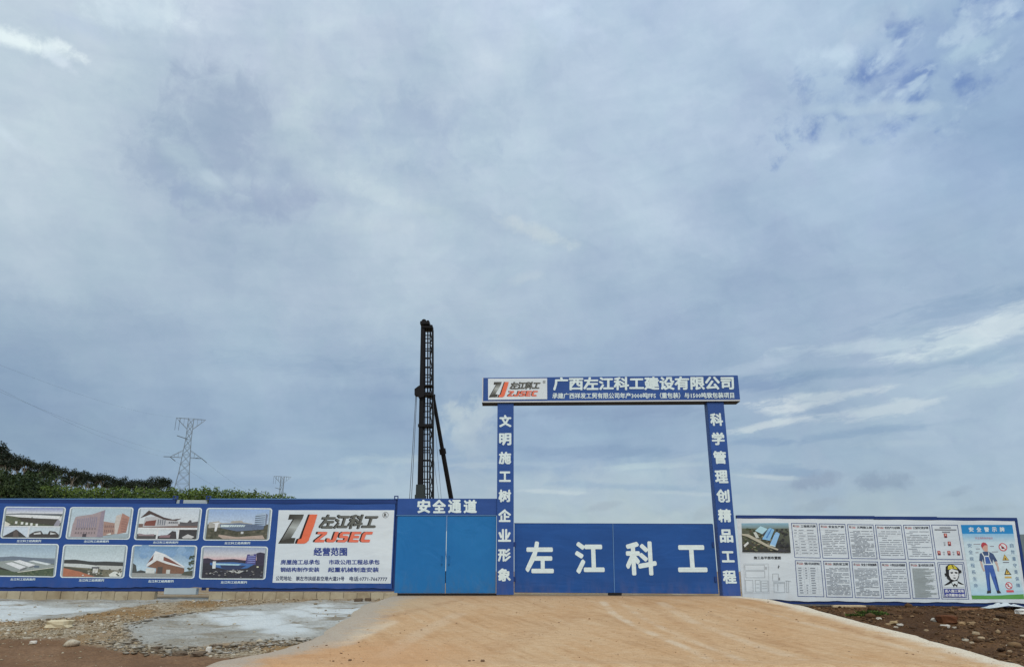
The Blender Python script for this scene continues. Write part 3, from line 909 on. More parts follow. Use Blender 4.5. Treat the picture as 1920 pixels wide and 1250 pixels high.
def scene_1(P, q):
    P.rect(.03, .02, .97, .22, ((126, 140, 186), (226, 232, 242)), q)
    P.poly([(.03, .22), (.3, .2), (.6, .21), (.97, .21), (.97, .28), (.03, .28)], (98, 104, 112), q)
    P.rect(.03, .26, .97, .60, (92, 98, 76), q)
    dots(P, q, 60, .05, .3, .93, .58, [(70, 78, 56), (118, 120, 92), (104, 96, 80)], up=.003)
    P.poly([(.03, .25), (.36, .24), (.94, .28), (.92, .38), (.3, .34), (.03, .27)], (232, 236, 234), q, .002)
    P.poly([(.26, .33), (.92, .385), (.88, .58), (.52, .52), (.3, .44)], (72, 66, 58), q, .004)
    P.poly([(.92, .32), (.97, .27), (.97, .5), (.92, .46)], (206, 206, 204), q, .004)
    P.poly([(.86, .56), (.9, .4), (.96, .44), (.95, .6), (.86, .6)], (150, 146, 156), q, .005)
    for a in (.2, .3, .38, .46, .55): P.rect(a, .42 + a * .2, a + .04, .5 + a * .2, (226, 226, 216), q, .006)
    P.poly([(.03, .46), (.13, .55), (.1, .6), (.03, .6)], (222, 218, 204), q, .006)
    P.rect(.03, .605, .97, .64, (238, 240, 242), q, .006)
    P.rect(.03, .64, .44, .97, (200, 210, 230), q); P.poly([(.03, .95), (.24, .72), (.43, .97), (.03, .97)], (62, 58, 58), q, .003)
    P.poly([(.2, .78), (.26, .74), (.3, .97), (.2, .97)], (92, 82, 78), q, .005)
    P.rect(.44, .62, .46, .97, (238, 240, 242), q, .006)
    P.rect(.46, .64, .97, .97, (196, 206, 212), q); P.poly([(.47, .88), (.56, .78), (.66, .76), (.7, .86), (.78, .86), (.8, .76), (.9, .78), (.97, .88), (.97, .97), (.47, .97)], (66, 60, 58), q, .003)
    P.poly([(.54, .84), (.65, .8), (.67, .86), (.55, .88)], (208, 208, 206), q, .005); P.poly([(.82, .8), (.93, .85), (.82, .88)], (200, 200, 198), q, .005)
def scene_2(P, q):
    P.rect(.03, .03, .97, .97, ((176, 194, 204), (204, 212, 216)), q)
    P.poly([(.03, .92), (.5, .94), (.75, .84), (.97, .82), (.97, .97), (.03, .97)], (158, 172, 178), q, .002)
    P.poly([(.06, .94), (.07, .55), (.1, .3), (.36, .22), (.56, .08), (.55, .4), (.58, .94)], (164, 146, 148), q, .003)
    P.poly([(.48, .94), (.5, .14), (.56, .08), (.555, .4), (.58, .94)], (148, 134, 146), q, .005)
    P.poly([(.56, .44), (.76, .5), (.76, .84), (.58, .9)], (164, 132, 120), q, .004)
    P.poly([(.74, .5), (.75, .26), (.83, .2), (.84, .8), (.76, .84)], (196, 186, 178), q, .004)
    P.poly([(.84, .18), (.965, .3), (.94, .78), (.8, .84)], (172, 128, 114), q, .005)
    win_grid(P, q, .13, .3, .46, .66, 10, 1, (138, 132, 150), .45, .9, -.08)
    win_grid(P, q, .12, .62, .46, .88, 8, 2, (126, 114, 116), .5, .5)
    win_grid(P, q, .58, .54, .74, .82, 5, 2, (128, 104, 100), .5, .5)
    win_grid(P, q, .85, .32, .94, .78, 5, 6, (142, 106, 98), .5, .5, .03)
    P.rect(.25, .84, .31, .93, (74, 64, 70), q, .008); P.poly([(.62, .86), (.7, .8), (.7, .86)], (222, 218, 210), q, .008)
def scene_3(P, q):
    P.rect(.03, .02, .97, .6, ((196, 206, 216), (218, 224, 230)), q)
    P.poly([(.03, .5), (.97, .5), (.97, .66), (.03, .66)], (120, 96, 88), q, .001)
    P.poly([(.68, .5), (.68, .44), (.8, .46), (.83, .38), (.86, .38), (.87, .45), (.97, .42), (.97, .56), (.68, .56)], (92, 88, 90), q, .002)
    P.poly([(.1, .55), (.12, .3), (.3, .26), (.66, .42), (.66, .56), (.1, .6)], (186, 184, 186), q, .003)
    P.poly([(.04, .32), (.16, .08), (.42, .3), (.56, .36), (.7, .33), (.62, .4), (.44, .38), (.2, .2)], (76, 58, 54), q, .005)
    P.poly([(.12, .5), (.14, .42), (.3, .38), (.29, .56), (.12, .56)], (126, 72, 62), q, .006)
    win_grid(P, q, .32, .32, .46, .52, 4, 1, (120, 124, 132), .5, .9); win_grid(P, q, .5, .42, .65, .48, 5, 1, (90, 92, 98), .6, .9)
    P.rect(.03, .62, .97, .68, (220, 224, 224), q, .006)
    P.rect(.03, .68, .34, .97, (214, 220, 226), q); P.poly([(.03, .82), (.2, .86), (.33, .84), (.33, .97), (.03, .97)], (78, 74, 74), q, .003); P.poly([(.05, .8), (.16, .84), (.3, .82), (.3, .88), (.05, .88)], (150, 130, 132), q, .005)
    P.rect(.34, .68, .36, .97, (230, 232, 232), q, .006); P.rect(.36, .68, .67, .97, (208, 216, 222), q)
    P.poly([(.36, .88), (.5, .86), (.58, .72), (.64, .74), (.66, .97), (.36, .97)], (66, 60, 62), q, .003); P.poly([(.4, .86), (.56, .84), (.55, .93), (.38, .93)], (140, 112, 116), q, .005)
    P.rect(.67, .68, .69, .97, (230, 232, 232), q, .006); P.rect(.69, .68, .97, .97, (58, 56, 56), q)
    P.poly([(.74, .92), (.83, .82), (.94, .9), (.9, .95), (.76, .95)], (198, 196, 194), q, .003)
def scene_4(P, q):
    P.rect(.03, .03, .97, .6, ((148, 174, 212), (196, 208, 222)), q)
    P.rect(.03, .5, .97, .97, (84, 82, 66), q)
    dots(P, q, 70, .05, .6, .95, .93, [(64, 66, 48), (104, 98, 80), (74, 72, 56)], .01, .03, .003)
    P.poly([(.05, .44), (.2, .4), (.24, .46), (.38, .46), (.4, .4), (.56, .38), (.58, .44), (.72, .48), (.72, .56), (.05, .62)], (172, 168, 160), q, .002)
    P.poly([(.22, .5), (.52, .46), (.74, .5), (.92, .52), (.9, .66), (.5, .72), (.24, .62)], (98, 112, 136), q, .004)
    P.poly([(.24, .52), (.62, .52), (.6, .58), (.24, .59)], (206, 220, 228), q, .006)
    for i in range(7): P.poly([(.36 + i * .035, .585), (.38 + i * .035, .53), (.388 + i * .035, .53), (.368 + i * .035, .585)], (110, 130, 150), q, .008)
    P.poly([(.1, .46), (.24, .44), (.2, .49), (.18, .72), (.15, .72), (.15, .5)], (222, 228, 232), q, .006)
    P.poly([(.76, .2), (.86, .15), (.92, .14), (.92, .54), (.76, .5)], (166, 184, 204), q, .004)
    for j in range(5): P.poly([(.76, .24 + j * .062), (.91, .21 + j * .066), (.91, .225 + j * .066), (.76, .265 + j * .062)], (82, 92, 112), q, .006)
    P.poly([(.92, .16), (.95, .2), (.94, .54), (.92, .54)], (120, 128, 146), q, .006)
    P.poly([(.22, .82), (.5, .9), (.9, .84), (.94, .96), (.3, .96), (.22, .88)], (178, 158, 144), q, .004); P.rect(.56, .73, .6, .8, (196, 200, 200), q, .006)
def scene_5(P, q):
    P.rect(.03, .03, .97, .42, ((150, 170, 186), (182, 198, 206)), q)
    P.poly([(.03, .42), (.3, .38), (.97, .46), (.97, .6), (.03, .6)], (112, 122, 134), q, .001)
    P.rect(.03, .55, .97, .97, (76, 88, 66), q)
    P.poly([(.03, .56), (.3, .5), (.97, .62), (.97, .7), (.6, .8), (.36, .86), (.03, .7)], (150, 156, 152), q, .002)
    P.poly([(.2, .6), (.3, .56), (.54, .7), (.44, .78)], (222, 226, 224), q, .004); P.poly([(.44, .78), (.54, .7), (.55, .76), (.45, .83)], (110, 112, 112), q, .004)
    P.poly([(.32, .53), (.42, .49), (.68, .64), (.58, .7)], (226, 230, 228), q, .004); P.poly([(.58, .7), (.68, .64), (.7, .68), (.59, .74)], (116, 118, 120), q, .004)
    P.poly([(.56, .52), (.64, .5), (.92, .6), (.86, .64)], (216, 222, 222), q, .004); P.rect(.66, .66, .74, .72, (96, 108, 122), q, .005)
    P.poly([(.4, .86), (.97, .7), (.97, .72), (.42, .88)], (206, 204, 190), q, .006)
    P.poly([(.1, .7), (.3, .82), (.2, .8), (.03, .74)], (60, 54, 48), q, .006); dots(P, q, 30, .5, .82, .95, .95, [(66, 80, 58), (92, 102, 76)], .01, .03, .003)
def scene_6(P, q):
    P.rect(.03, .03, .97, .5, ((176, 190, 194), (200, 210, 212)), q)
    P.poly([(.03, .46), (.2, .45), (.5, .52), (.7, .5), (.97, .53), (.97, .66), (.03, .62)], (64, 64, 62), q, .002)
    P.rect(.03, .58, .97, .97, (118, 112, 92), q, .001)
    P.poly([(.03, .57), (.3, .58), (.6, .64), (.5, .72), (.03, .66)], (200, 202, 198), q, .004); P.poly([(.55, .62), (.97, .64), (.97, .78), (.6, .74)], (188, 188, 182), q, .004)
    P.poly([(.03, .7), (.34, .8), (.6, .97), (.03, .97)], (172, 108, 80), q, .004); P.poly([(.03, .66), (.4, .76), (.7, .97), (.55, .97), (.3, .82), (.03, .71)], (84, 80, 66), q, .005)
    P.rect(.48, .67, .6, .72, (94, 94, 96), q, .006); P.rect(.5, .72, .58, .86, (210, 208, 204), q, .006); P.poly([(.76, .9), (.84, .8), (.97, .82), (.96, .96), (.78, .97)], (214, 214, 206), q, .006)
    dots(P, q, 40, .35, .72, .95, .93, [(70, 66, 56), (150, 146, 132), (200, 196, 186), (60, 70, 54)], .008, .022, .008)
def scene_7(P, q):
    P.rect(.03, .03, .97, .8, ((104, 142, 180), (190, 210, 222)), q)
    dots(P, q, 14, .1, .1, .9, .35, [(138, 168, 198), (128, 160, 194)], .05, .1, .002)
    P.poly([(.03, .55), (.08, .62), (.1, .8), (.16, .76), (.24, .8), (.34, .78), (.34, .88), (.03, .88)], (74, 76, 74), q, .003)
    P.rect(.03, .85, .97, .97, (150, 150, 146), q, .003)
    P.poly([(.24, .6), (.36, .17), (.52, .27), (.84, .64), (.84, .68), (.5, .56), (.4, .46), (.25, .66)], (232, 234, 236), q, .005)
    P.poly([(.25, .56), (.34, .28), (.33, .44)], (110, 66, 58), q, .007); P.poly([(.5, .34), (.58, .4), (.8, .64), (.5, .46)], (126, 78, 66), q, .007)
    P.poly([(.26, .66), (.4, .46), (.55, .56), (.84, .7), (.84, .86), (.4, .86), (.4, .7)], (128, 92, 72), q, .006)
    P.rect(.24, .7, .38, .86, (206, 208, 204), q, .008); P.rect(.56, .74, .62, .87, (196, 196, 190), q, .008); P.rect(.42, .66, .5, .86, (82, 74, 68), q, .008)
    dots(P, q, 22, .9, .3, .97, .75, [(60, 72, 56), (80, 88, 70)], .01, .03, .007); P.poly([(.85, .8), (.97, .76), (.97, .92), (.8, .9)], (80, 84, 72), q, .008)
def scene_8(P, q):
    P.rect(.03, .03, .97, .28, ((150, 164, 190), (206, 202, 204)), q); P.rect(.03, .28, .97, .45, ((206, 202, 204), (216, 168, 170)), q)
    P.rect(.03, .42, .97, .97, (46, 44, 54), q, .001)
    P.poly([(.03, .38), (.1, .36), (.2, .42), (.34, .4), (.5, .38), (.66, .42), (.66, .52), (.03, .52)], (56, 48, 66), q, .002)
    P.poly([(.7, .24), (.84, .22), (.84, .56), (.68, .52)], (78, 72, 130), q, .004); P.poly([(.84, .2), (.9, .17), (.97, .2), (.97, .6), (.86, .58)], (52, 44, 66), q, .004)
    for j in range(4): P.poly([(.71, .3 + j * .06), (.83, .29 + j * .06), (.83, .31 + j * .06), (.71, .32 + j * .06)], (150, 156, 210), q, .006)
    P.rect(.74, .24, .8, .26, (226, 226, 236), q, .006)
    P.poly([(.14, .5), (.5, .48), (.82, .54), (.72, .66), (.44, .72), (.24, .64), (.14, .56)], (66, 108, 168), q, .004); P.poly([(.22, .52), (.62, .54), (.58, .58), (.24, .57)], (172, 208, 230), q, .006)
    P.poly([(.3, .58), (.7, .58), (.6, .7), (.44, .72), (.32, .66)], (44, 56, 92), q, .006)
    P.rect(.18, .46, .23, .68, (214, 220, 228), q, .006); P.poly([(.4, .74), (.68, .74), (.6, .82), (.5, .8)], (190, 190, 186), q, .006)
    dots(P, q, 60, .06, .7, .95, .94, [(84, 86, 98), (120, 116, 116), (64, 62, 60), (34, 36, 38), (150, 150, 150)], .008, .022, .008); P.rect(.86, .6, .89, .64, (240, 226, 190), q, .008)
BOX = rounded(.085, .5)
for k, (q, sc_) in enumerate(zip(PH, (scene_1, scene_2, scene_3, scene_4, scene_5, scene_6, scene_7, scene_8))):
    P = Print(YB, lift=.004)
    P.poly(BOX, (214, 226, 242), q)
    inner = [(.018 + .964 * a, .03 + .94 * b) for a, b in rounded(.07, .5)]
    P.k = .006
    P.poly(inner, (150, 160, 165), q)
    P.k = .008
    sub = [bil(q, .012, .01), bil(q, .988, .01), bil(q, .988, .99), bil(q, .012, .99)]
    sc_(P, sub)
    ph = P.build('building_photo', M_PHOTO, bill, fix=False)
    ph['label'] = ['factory hall above two small pavilion views', 'brown school block with a raised corner', 'hall with upswept roof above three small views', 'civic hall with a tower, by day',
                   'white factory roofs seen from the air', 'industrial yard before dark hills', 'white wedge shaped hall under blue sky', 'civic hall with a tower, at dusk'][k]
    P = Print(YB, lift=.004); x0, y0, x1, y1 = CAPT[k]
    P.text('左江科工经典案例', vq(x0, y0, x1, y1), (206, 218, 240), .025)
    P.build('caption', M_PRINT, ph, fix=False)

ZJSEC = [[(0, 0), (1, 0), (1, .22), (.4, .77), (1, .77), (1, 1), (0, 1), (0, .8), (.6, .23), (0, .23)],
         [(.6, 0), (1, 0), (1, .8), (.8, 1), (.15, 1), (0, .85), (0, .62), (.3, .62), (.3, .76), (.6, .76)],
         [(.2, 0), (1, 0), (1, .22), (.34, .22), (.34, .38), (.85, .38), (1, .5), (1, .85), (.8, 1), (0, 1), (0, .78), (.66, .78), (.66, .6), (.15, .6), (0, .48), (0, .15)],
         [(0, 0), (1, 0), (1, .22), (.36, .22), (.36, .39), (.92, .39), (.92, .61), (.36, .61), (.36, .78), (1, .78), (1, 1), (0, 1)],
         [(.2, 0), (1, 0), (1, .25), (.36, .25), (.36, .75), (1, .75), (1, 1), (.2, 1), (0, .82), (0, .18)]]
def zjsec(P, q, rgb, up=0.0):
    for k, g_ in enumerate(ZJSEC):
        P.poly([((k + .02 + a * .84) / 4.86, b) for a, b in g_], rgb, q, up)

def logo(P, q, up=0.0):
    """ZJ mark with its lettering, laid into the quad q."""
    f = lambda pts: [((a - 105) / 1595, (b - 75) / 465) for a, b in pts]
    dk, md, lt = (58, 56, 52), (96, 96, 90), (172, 176, 172)
    P.poly(f([(250, 108), (462, 108), (445, 165), (232, 185)]), [dk, (74, 72, 68), (88, 86, 80), dk], q, up)
    P.poly(f([(300, 178), (445, 165), (372, 305), (238, 300)]), [md, (80, 78, 72), lt, lt], q, up)
    P.poly(f([(238, 300), (372, 305), (290, 450), (120, 505)]), [(150, 152, 148), lt, (84, 84, 78), (70, 68, 64)], q, up)
    P.poly(f([(120, 505), (290, 450), (355, 452), (335, 533), (105, 535)]), (64, 62, 57), q, up)
    P.poly(f([(300, 178), (318, 177), (140, 500), (115, 520)]), (30, 26, 24), q, up + .003)
    P.poly(f([(520, 108), (560, 108), (455, 465), (405, 500), (390, 535), (345, 533), (368, 468), (408, 455)]), (44, 24, 20), q, up)
    J = (226, 108, 76)
    P.poly(f([(548, 108), (658, 108), (615, 280), (470, 350)]), J, q, up + .003); P.poly(f([(472, 345), (616, 275), (562, 440), (440, 465)]), J, q, up + .003)
    P.poly(f([(440, 462), (564, 430), (548, 490), (510, 525), (480, 535), (378, 535), (398, 470)]), J, q, up + .003)
    tq = lambda x0, x1, x2, x3, y0, y1: [bil(q, *f([(x0, y0)])[0]), bil(q, *f([(x1, y0)])[0]), bil(q, *f([(x2, y1)])[0]), bil(q, *f([(x3, y1)])[0])]
    P.text('左江科工', tq(722, 1565, 1500, 672, 106, 322), (38, 36, 34), .06, up)
    P.text('左江科工', tq(742, 1572, 1508, 690, 108, 318), (98, 98, 92), .03, up + .003)
    zjsec(P, tq(650, 1462, 1418, 604, 360, 512), (48, 28, 24), up)
    zjsec(P, tq(676, 1482, 1436, 630, 362, 515), (226, 112, 88), up + .003)
    rc = f([(1652, 115)])[0]
    P.ring(rc[0], rc[1], .095, .014, (130, 130, 128), q, 18, up, .30)
    P.text('R', tq(1632, 1672, 1670, 1630, 90, 140), (64, 62, 60), .03, up)

Zp = lambda a, b: (510 + a / 7.8125, 950 + b / 7.8125)
PANEL = [(522.6, 955.8), (739.3, 955.9), (732.6, 1093.2), (510.9, 1091.6)]
mb = Print(YB, lift=.004); mb.slab(PANEL, YB - .006, .004, snap=False)
panel = mb.build('company_panel', M_WHITE, bill)
P = Print(YB, lift=.010)
logo(P, [Zp(112, 75), Zp(1712, 75), Zp(1690, 540), Zp(90, 540)])
P.build('logo', M_PRINT, panel, fix=False)
NV = (50, 66, 130)
def textline(*a):
    P = Print(YB, lift=.010); P.text(*a); P.build('text_line', M_PRINT, panel, fix=False)
textline('经营范围', [Zp(612, 592), Zp(1102, 592), Zp(1100, 714), Zp(606, 714)], NV, .035)
for body, x0, x1, x2, x3, y0, y1 in (('房屋施工总承包', 130, 704, 702, 124, 768, 842), ('市政公用工程总承包', 832, 1580, 1578, 830, 768, 842),
                                     ('钢结构制作安装', 124, 696, 692, 118, 880, 950), ('起重机械制造安装', 822, 1564, 1562, 818, 880, 954)):
    textline(body, [Zp(x0, y0), Zp(x1, y0), Zp(x2, y1), Zp(x3, y1)], NV, .03)
textline('公司地址:', [Zp(58, 1008), Zp(296, 1008), Zp(294, 1076), Zp(54, 1076)], (60, 68, 96), .024)
textline('崇左市扶绥县空港大道59号', [Zp(352, 1010), Zp(1062, 1014), Zp(1060, 1082), Zp(350, 1078)], (60, 68, 96), .024)
textline('电话:0771-7667777', [Zp(1136, 1014), Zp(1690, 1018), Zp(1686, 1086), Zp(1132, 1082)], (60, 68, 96), .024)


# ------------------------------------------------------------------ course of blocks under the left hoarding
M_BLOCK = None
def block_build(t, b):
    p = pos(t); oi = t.node('ShaderNodeObjectInfo').outputs['Random']
    n = t.noise(p, 6, 5, .65); n2_ = t.noise(p, 1.7, 3, .6)
    col = t.mix(oi, L((168, 152, 124)), L((190, 178, 152)))
    col = t.mix(t.rng(n2_, .4, .7, 0, .6), col, L((138, 118, 90)))
    col = t.mix(t.rng(n, .55, .75, 0, .5), col, L((118, 98, 74)))
    t.put(b.inputs['Base Color'], col); b.inputs['Roughness'].default_value = .95
    bump(t, b, t.noise(p, 40, 4, .6), .5, .01)
M_BLOCK = material('tan_concrete_block', block_build)
def block_proto():
    bm = bmesh.new(); bmesh.ops.create_cube(bm, size=1.0)
    for v in bm.verts: v.co = Vector((v.co.x * .385, v.co.y * .19, v.co.z * .26 + .13))
    bmesh.ops.subdivide_edges(bm, edges=bm.edges[:], cuts=2, use_grid_fill=True)
    bmesh.ops.bevel(bm, geom=[e for e in bm.edges if e.is_boundary is False and e.calc_face_angle(0) > 1], offset=.008, segments=1, affect='EDGES')
    for v in bm.verts: v.co += Vector(mnoise.noise_vector(v.co * 9)) * .006
    me = bpy.data.meshes.new('concrete_block'); bm.to_mesh(me); bm.free(); me.materials.append(M_BLOCK)
    return me
bme = block_proto()
xa = W(-60, 1115, YL).x; xb = W(738, 1116, YL).x; x = xa; i = 0
lab = 'tan concrete block in the single course under the left hoarding'
gapx0, gapx1 = W(304, 1110, YL).x, W(370, 1110, YL).x
while x < xb - .1:
    if not (x + .39 > gapx0 and x < gapx1):
        o = add_obj('concrete_block', bme, None, (x + .195, 23.02 + rr.uniform(-.012, .012), -.125 + rr.uniform(-.008, .004) - .055 * max(0, min(1, (x - xa) / (xb - xa)))))
        o.rotation_euler = (0, 0, rr.uniform(-.02, .02))
        tag(o, lab, 'block', 'course of tan blocks under the left hoarding')
    x += .394; i += 1

# ------------------------------------------------------------------ gate portal, gate leaves, safety door
YG, SG = 22.86, -.022
LET = (208, 222, 242)
g0 = W(1160, 1116, YG, SG)
portal = thing('gate_portal', (g0.x, g0.y, 0), 'tall blue gate portal with white slogans on its posts and a company name beam', 'gate portal')
mb = MB(); mb.slab([(905.5, 708), (1384, 703.2), (1387.5, 749.5), (904.5, 753)], YG - .03, .42, SG); beam = mb.build('beam', M_BLUE, portal, .01)
bt = [W(905, 753, YG - .03, SG), W(1387, 750, YG - .03, SG), W(905, 708, YG - .03, SG), W(1384, 703.2, YG - .03, SG)]
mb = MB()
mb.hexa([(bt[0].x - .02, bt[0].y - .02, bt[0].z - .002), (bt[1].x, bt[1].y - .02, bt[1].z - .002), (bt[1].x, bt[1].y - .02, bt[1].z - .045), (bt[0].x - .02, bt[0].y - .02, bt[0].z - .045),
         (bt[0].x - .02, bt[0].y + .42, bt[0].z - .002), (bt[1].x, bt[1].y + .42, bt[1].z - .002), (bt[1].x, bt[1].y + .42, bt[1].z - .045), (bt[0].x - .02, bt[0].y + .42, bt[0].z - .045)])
mb.build('soffit', M_SOFFIT, beam)  # dark sheet on the beam's underside, its shade painted in
mb = MB()
for a, b_ in ((bt[0], bt[1]),):
    mb.hexa([(a.x - .02, a.y - .035, a.z + .012), (b_.x, b_.y - .035, b_.z + .012), (b_.x, b_.y - .035, b_.z - .03), (a.x - .02, a.y - .035, a.z - .03),
             (a.x - .02, a.y - .022, a.z + .012), (b_.x, b_.y - .022, b_.z + .012), (b_.x, b_.y - .022, b_.z - .03), (a.x - .02, a.y - .022, a.z - .03)])
a, b_ = bt[0], bt[2]
mb.hexa([(a.x - .022, a.y - .035, b_.z), (a.x + .012, a.y - .035, b_.z), (a.x + .012, a.y - .035, a.z + .014), (a.x - .022, a.y - .035, a.z + .014),
         (a.x - .022, a.y - .003, b_.z), (a.x + .012, a.y - .003, b_.z), (a.x + .012, a.y - .003, a.z + .014), (a.x - .022, a.y - .003, a.z + .014)])
mb.build('edge_trim', M_TRIM, beam)
YBm = YG - .035
Bz = lambda a, b: (900 + a / 9.6, 695 + b / 9.6)
mb = Print(YBm, SG); mb.slab([Bz(145, 140), Bz(1208, 132), Bz(1210, 508), Bz(146, 520)], YBm - .008, .006, SG, snap=False); lp = mb.build('logo_panel', M_WHITE, beam)
P = Print(YBm, SG, .012); logo(P, [Bz(163, 180), Bz(1188, 172), Bz(1182, 470), Bz(158, 478)]); P.build('logo', M_PRINT, lp, fix=False)
Cz = lambda a, b: (890 + a / 3.7647, 690 + b / 3.7647)
P = Print(YBm, SG, .005)
P.text('广西左江科工建设有限公司', [Cz(556, 64), Cz(1828, 56), Cz(1832, 152), Cz(554, 158)], LET, .04)
P.text('承建广西祥发工贸有限公司年产3000吨FFS（重包装）与1500吨软包装项目', [Cz(548, 174), Cz(1830, 170), Cz(1833, 212), Cz(548, 216)], LET, .026)
P.build('lettering', M_PRINT, beam, fix=False)

def portal_post(q, chars, cx, cy, size):
    """cx, cy: centre of each character in the photo."""
    mb = MB(); mb.slab(q, YG, .38, SG); po = mb.build('post', M_BLUE, portal, .01)
    P = Print(YG, SG, .006)
    for k, ch in enumerate(chars):
        f = k / (len(chars) - 1)
        x = cx[0] + (cx[1] - cx[0]) * f; y = cy[k] if len(cy) > 2 else cy[0] + (cy[1] - cy[0]) * f
        h = size[0] + (size[1] - size[0]) * f
        hx = h * (.5 if ch not in '工' else .47); hy = h * (.5 if ch not in '工' else .42)
        P = Print(YG, SG, .006); P.text(ch, vq(x - hx, y - hy, x + hx, y + hy), LET, .044)
        P.build('character', M_PRINT, po, fix=False)
portal_post([(933, 751), (963.2, 751), (963.2, 1114.5), (930.5, 1114.5)], '文明施工树企业形象', (947.5, 945.5), (789, 823, 858, 893, 929, 966, 1003, 1040, 1077), (23, 24.5))
portal_post([(1326.5, 748.5), (1356.5, 748.5), (1389.5, 1118), (1354.5, 1118)], '科学管理创精品工程', (1343.5, 1368), (786, 822, 857, 893, 929, 966, 1004, 1043, 1081), (24, 25.5))

# double gate: two sheet leaves hung between the posts
gd = thing('site_gate', tuple(W(1150, 1113, YG + .14, SG)), 'low wide blue site gate of two sheet leaves with four big white characters', 'gate')
YD = YG + .12
for q, chars in (([(964.5, 981.2), (1148.2, 981.4), (1151.6, 1111.3), (964.5, 1110)], (('左', 985, 1038, 1014, 1074), ('江', 1078, 1133, 1015, 1075))),
                 ([(1150, 981.4), (1337, 982.4), (1347.5, 1112.6), (1153, 1111.3)], (('科', 1173, 1231, 1014, 1078), ('工', 1270, 1325, 1021, 1072)))):
    mb = MB(); mb.slab(q, YD, .06, SG, snap=False); lf = mb.build('gate_leaf', M_GATE, gd, .006)
    for ch, x0, x1, y0, y1 in chars:
        P = Print(YD, SG, .006); P.text(ch, vq(x0, y0, x1, y1), LET, .034)
        P.build('character', M_PRINT, lf, fix=False)
mb = MB(); mb.slab([(1148.6, 981.4), (1149.8, 981.4), (1153, 1111), (1151.6, 1111)], YD - .012, .07, SG, snap=False)
mb.build('meeting_stile', M_RAILHI, gd)
mb = MB(); mb.slab([(1141, 1110.5), (1166, 1110.5), (1166, 1115.4), (1141, 1115.4)], YD - .05, .18, SG); mb.build('floor_stop', M_BLACK, gd, .01)
mb = MB(); mb.slab([(964, 980.0), (1336, 981.2), (1336, 982.6), (964, 981.4)], YD + .004, .05, SG, snap=False); mb.build('top_edge', M_RAIL, gd)
for yy in (1085, 1020):
    for px, l_, r_ in ((963.8, .01, .05), (1342 if yy > 1050 else 1337.5, .04, .03)):
        a = W(px, yy, YD - .01, SG); mb = MB(); mb.box(a.x - l_, a.x + r_, a.y - .03, a.y + .02, a.z - .07, a.z + .07)
        mb.build('hinge', M_RAIL, gd, .005)

# safety door beside the portal
YS_ = 22.96
sdoor = thing('safety_door', tuple(W(835, 1114, YS_)), 'bright blue double safety door under a dark blue header with white characters', 'door')
mb = MB(); mb.slab([(746, 934), (932, 934.2), (931.8, 964.5), (744.6, 964.5)], YS_ - .03, .1); hd = mb.build('header_sign', M_BLUE, sdoor, .006)
P = Print(YS_ - .03, lift=.006)
Dz = lambda a, b: (730 + a / 5.4333, 900 + b / 5.4333)
for k, ch in enumerate('安全通道'):
    P = Print(YS_ - .03, lift=.006)
    x0 = (284, 440, 598, 756)[k]; P.text(ch, [Dz(x0, 196), Dz(x0 + 136, 196), Dz(x0 + 136, 334), Dz(x0, 334)], LET, .042)
    P.build('character', M_PRINT, hd, fix=False)
for q, hx_ in (([(745.4, 966.5), (837, 966.5), (834, 1111.5), (739, 1111.5)], 832), ([(838.4, 966.5), (930.8, 966.5), (929.4, 1111.5), (835.4, 1111.5)], 839)):
    mb = MB(); mb.slab(q, YS_, .05, snap=False); lf = mb.build('door_leaf', M_DOOR, sdoor, .008)
    mb = MB()
    a = W(hx_, 1050, YS_)
    s_ = -1 if hx_ < 836 else 1
    mb.bar((a.x + s_ * .05, YS_ - .04, a.z + .12), (a.x + s_ * .05, YS_ - .04, a.z - .12), .02)
    for dz in (.11, -.11): mb.bar((a.x + s_ * .05, YS_ - .05, a.z + dz), (a.x + s_ * .05, YS_ + .0, a.z + dz), .018)
    mb.build('handle', M_DOOR, lf)
mb = MB()
mb.slab([(743.6, 964.6), (932, 964.6), (932, 966.2), (743.4, 966.2)], YS_ - .02, .08)
mb.build('door_head', M_RAILHI, sdoor)
mb = MB(); mb.slab([(739, 1111.8), (931, 1111.8), (931, 1115.6), (739, 1115.6)], YS_ + .01, .08); mb.build('threshold', M_BLACK, sdoor)
mb = MB(); a = W(837.6, 966.4, YS_); b_ = W(837.2, 995, YS_); mb.box(a.x - .012, a.x + .012, YS_ - .012, YS_ - .001, b_.z, a.z); mb.build('meeting_stile', M_RAILHI, sdoor)

# ------------------------------------------------------------------ notice hoarding on the right
YR = 22.95
nh = thing('notice_hoarding', tuple(W(1650, 1136, YR)), 'blue framed hoarding with a white sheet of twelve site notices and a safety poster', 'hoarding')
mb = MB(); mb.slab([(1381, 965.2), (1640, 966.6), (1641, 972.5), (1381.5, 971.5)], YR - .03, .12, snap=False); mb.build('top_rail', M_RAIL, nh, .006)
mb = MB(); mb.slab([(1640, 967.4), (1757, 968), (1758, 974.5), (1641, 973.2)], YR - .026, .12, snap=False); mb.build('top_rail', M_RAIL, nh, .006)
mb = MB(); mb.slab([(1757, 969), (1907, 970), (1908.5, 976.5), (1758, 975.2)], YR - .03, .12, snap=False); mb.build('top_rail', M_RAIL, nh, .006)
mb = MB(); mb.slab([(1902.5, 976), (1908.2, 976), (1934, 1137), (1928, 1137)], YR - .03, .12, snap=False); mb.build('side_rail', M_RAIL, nh, .006)
mb = MB(); mb.slab([(1394, 1119.5), (1928, 1129), (1929, 1137.5), (1394, 1130.5)], YR - .01, .12, snap=False); mb.build('bottom_rail', M_RAIL, nh, .006)
mb = MB(); mb.slab([(1382, 972), (1903, 976.5), (1927, 1130), (1393, 1124)], YR + .04, .04, snap=False); mb.build('backing_sheet', M_RAIL, nh)
YN = YR - .045
mb = MB()
N = 60
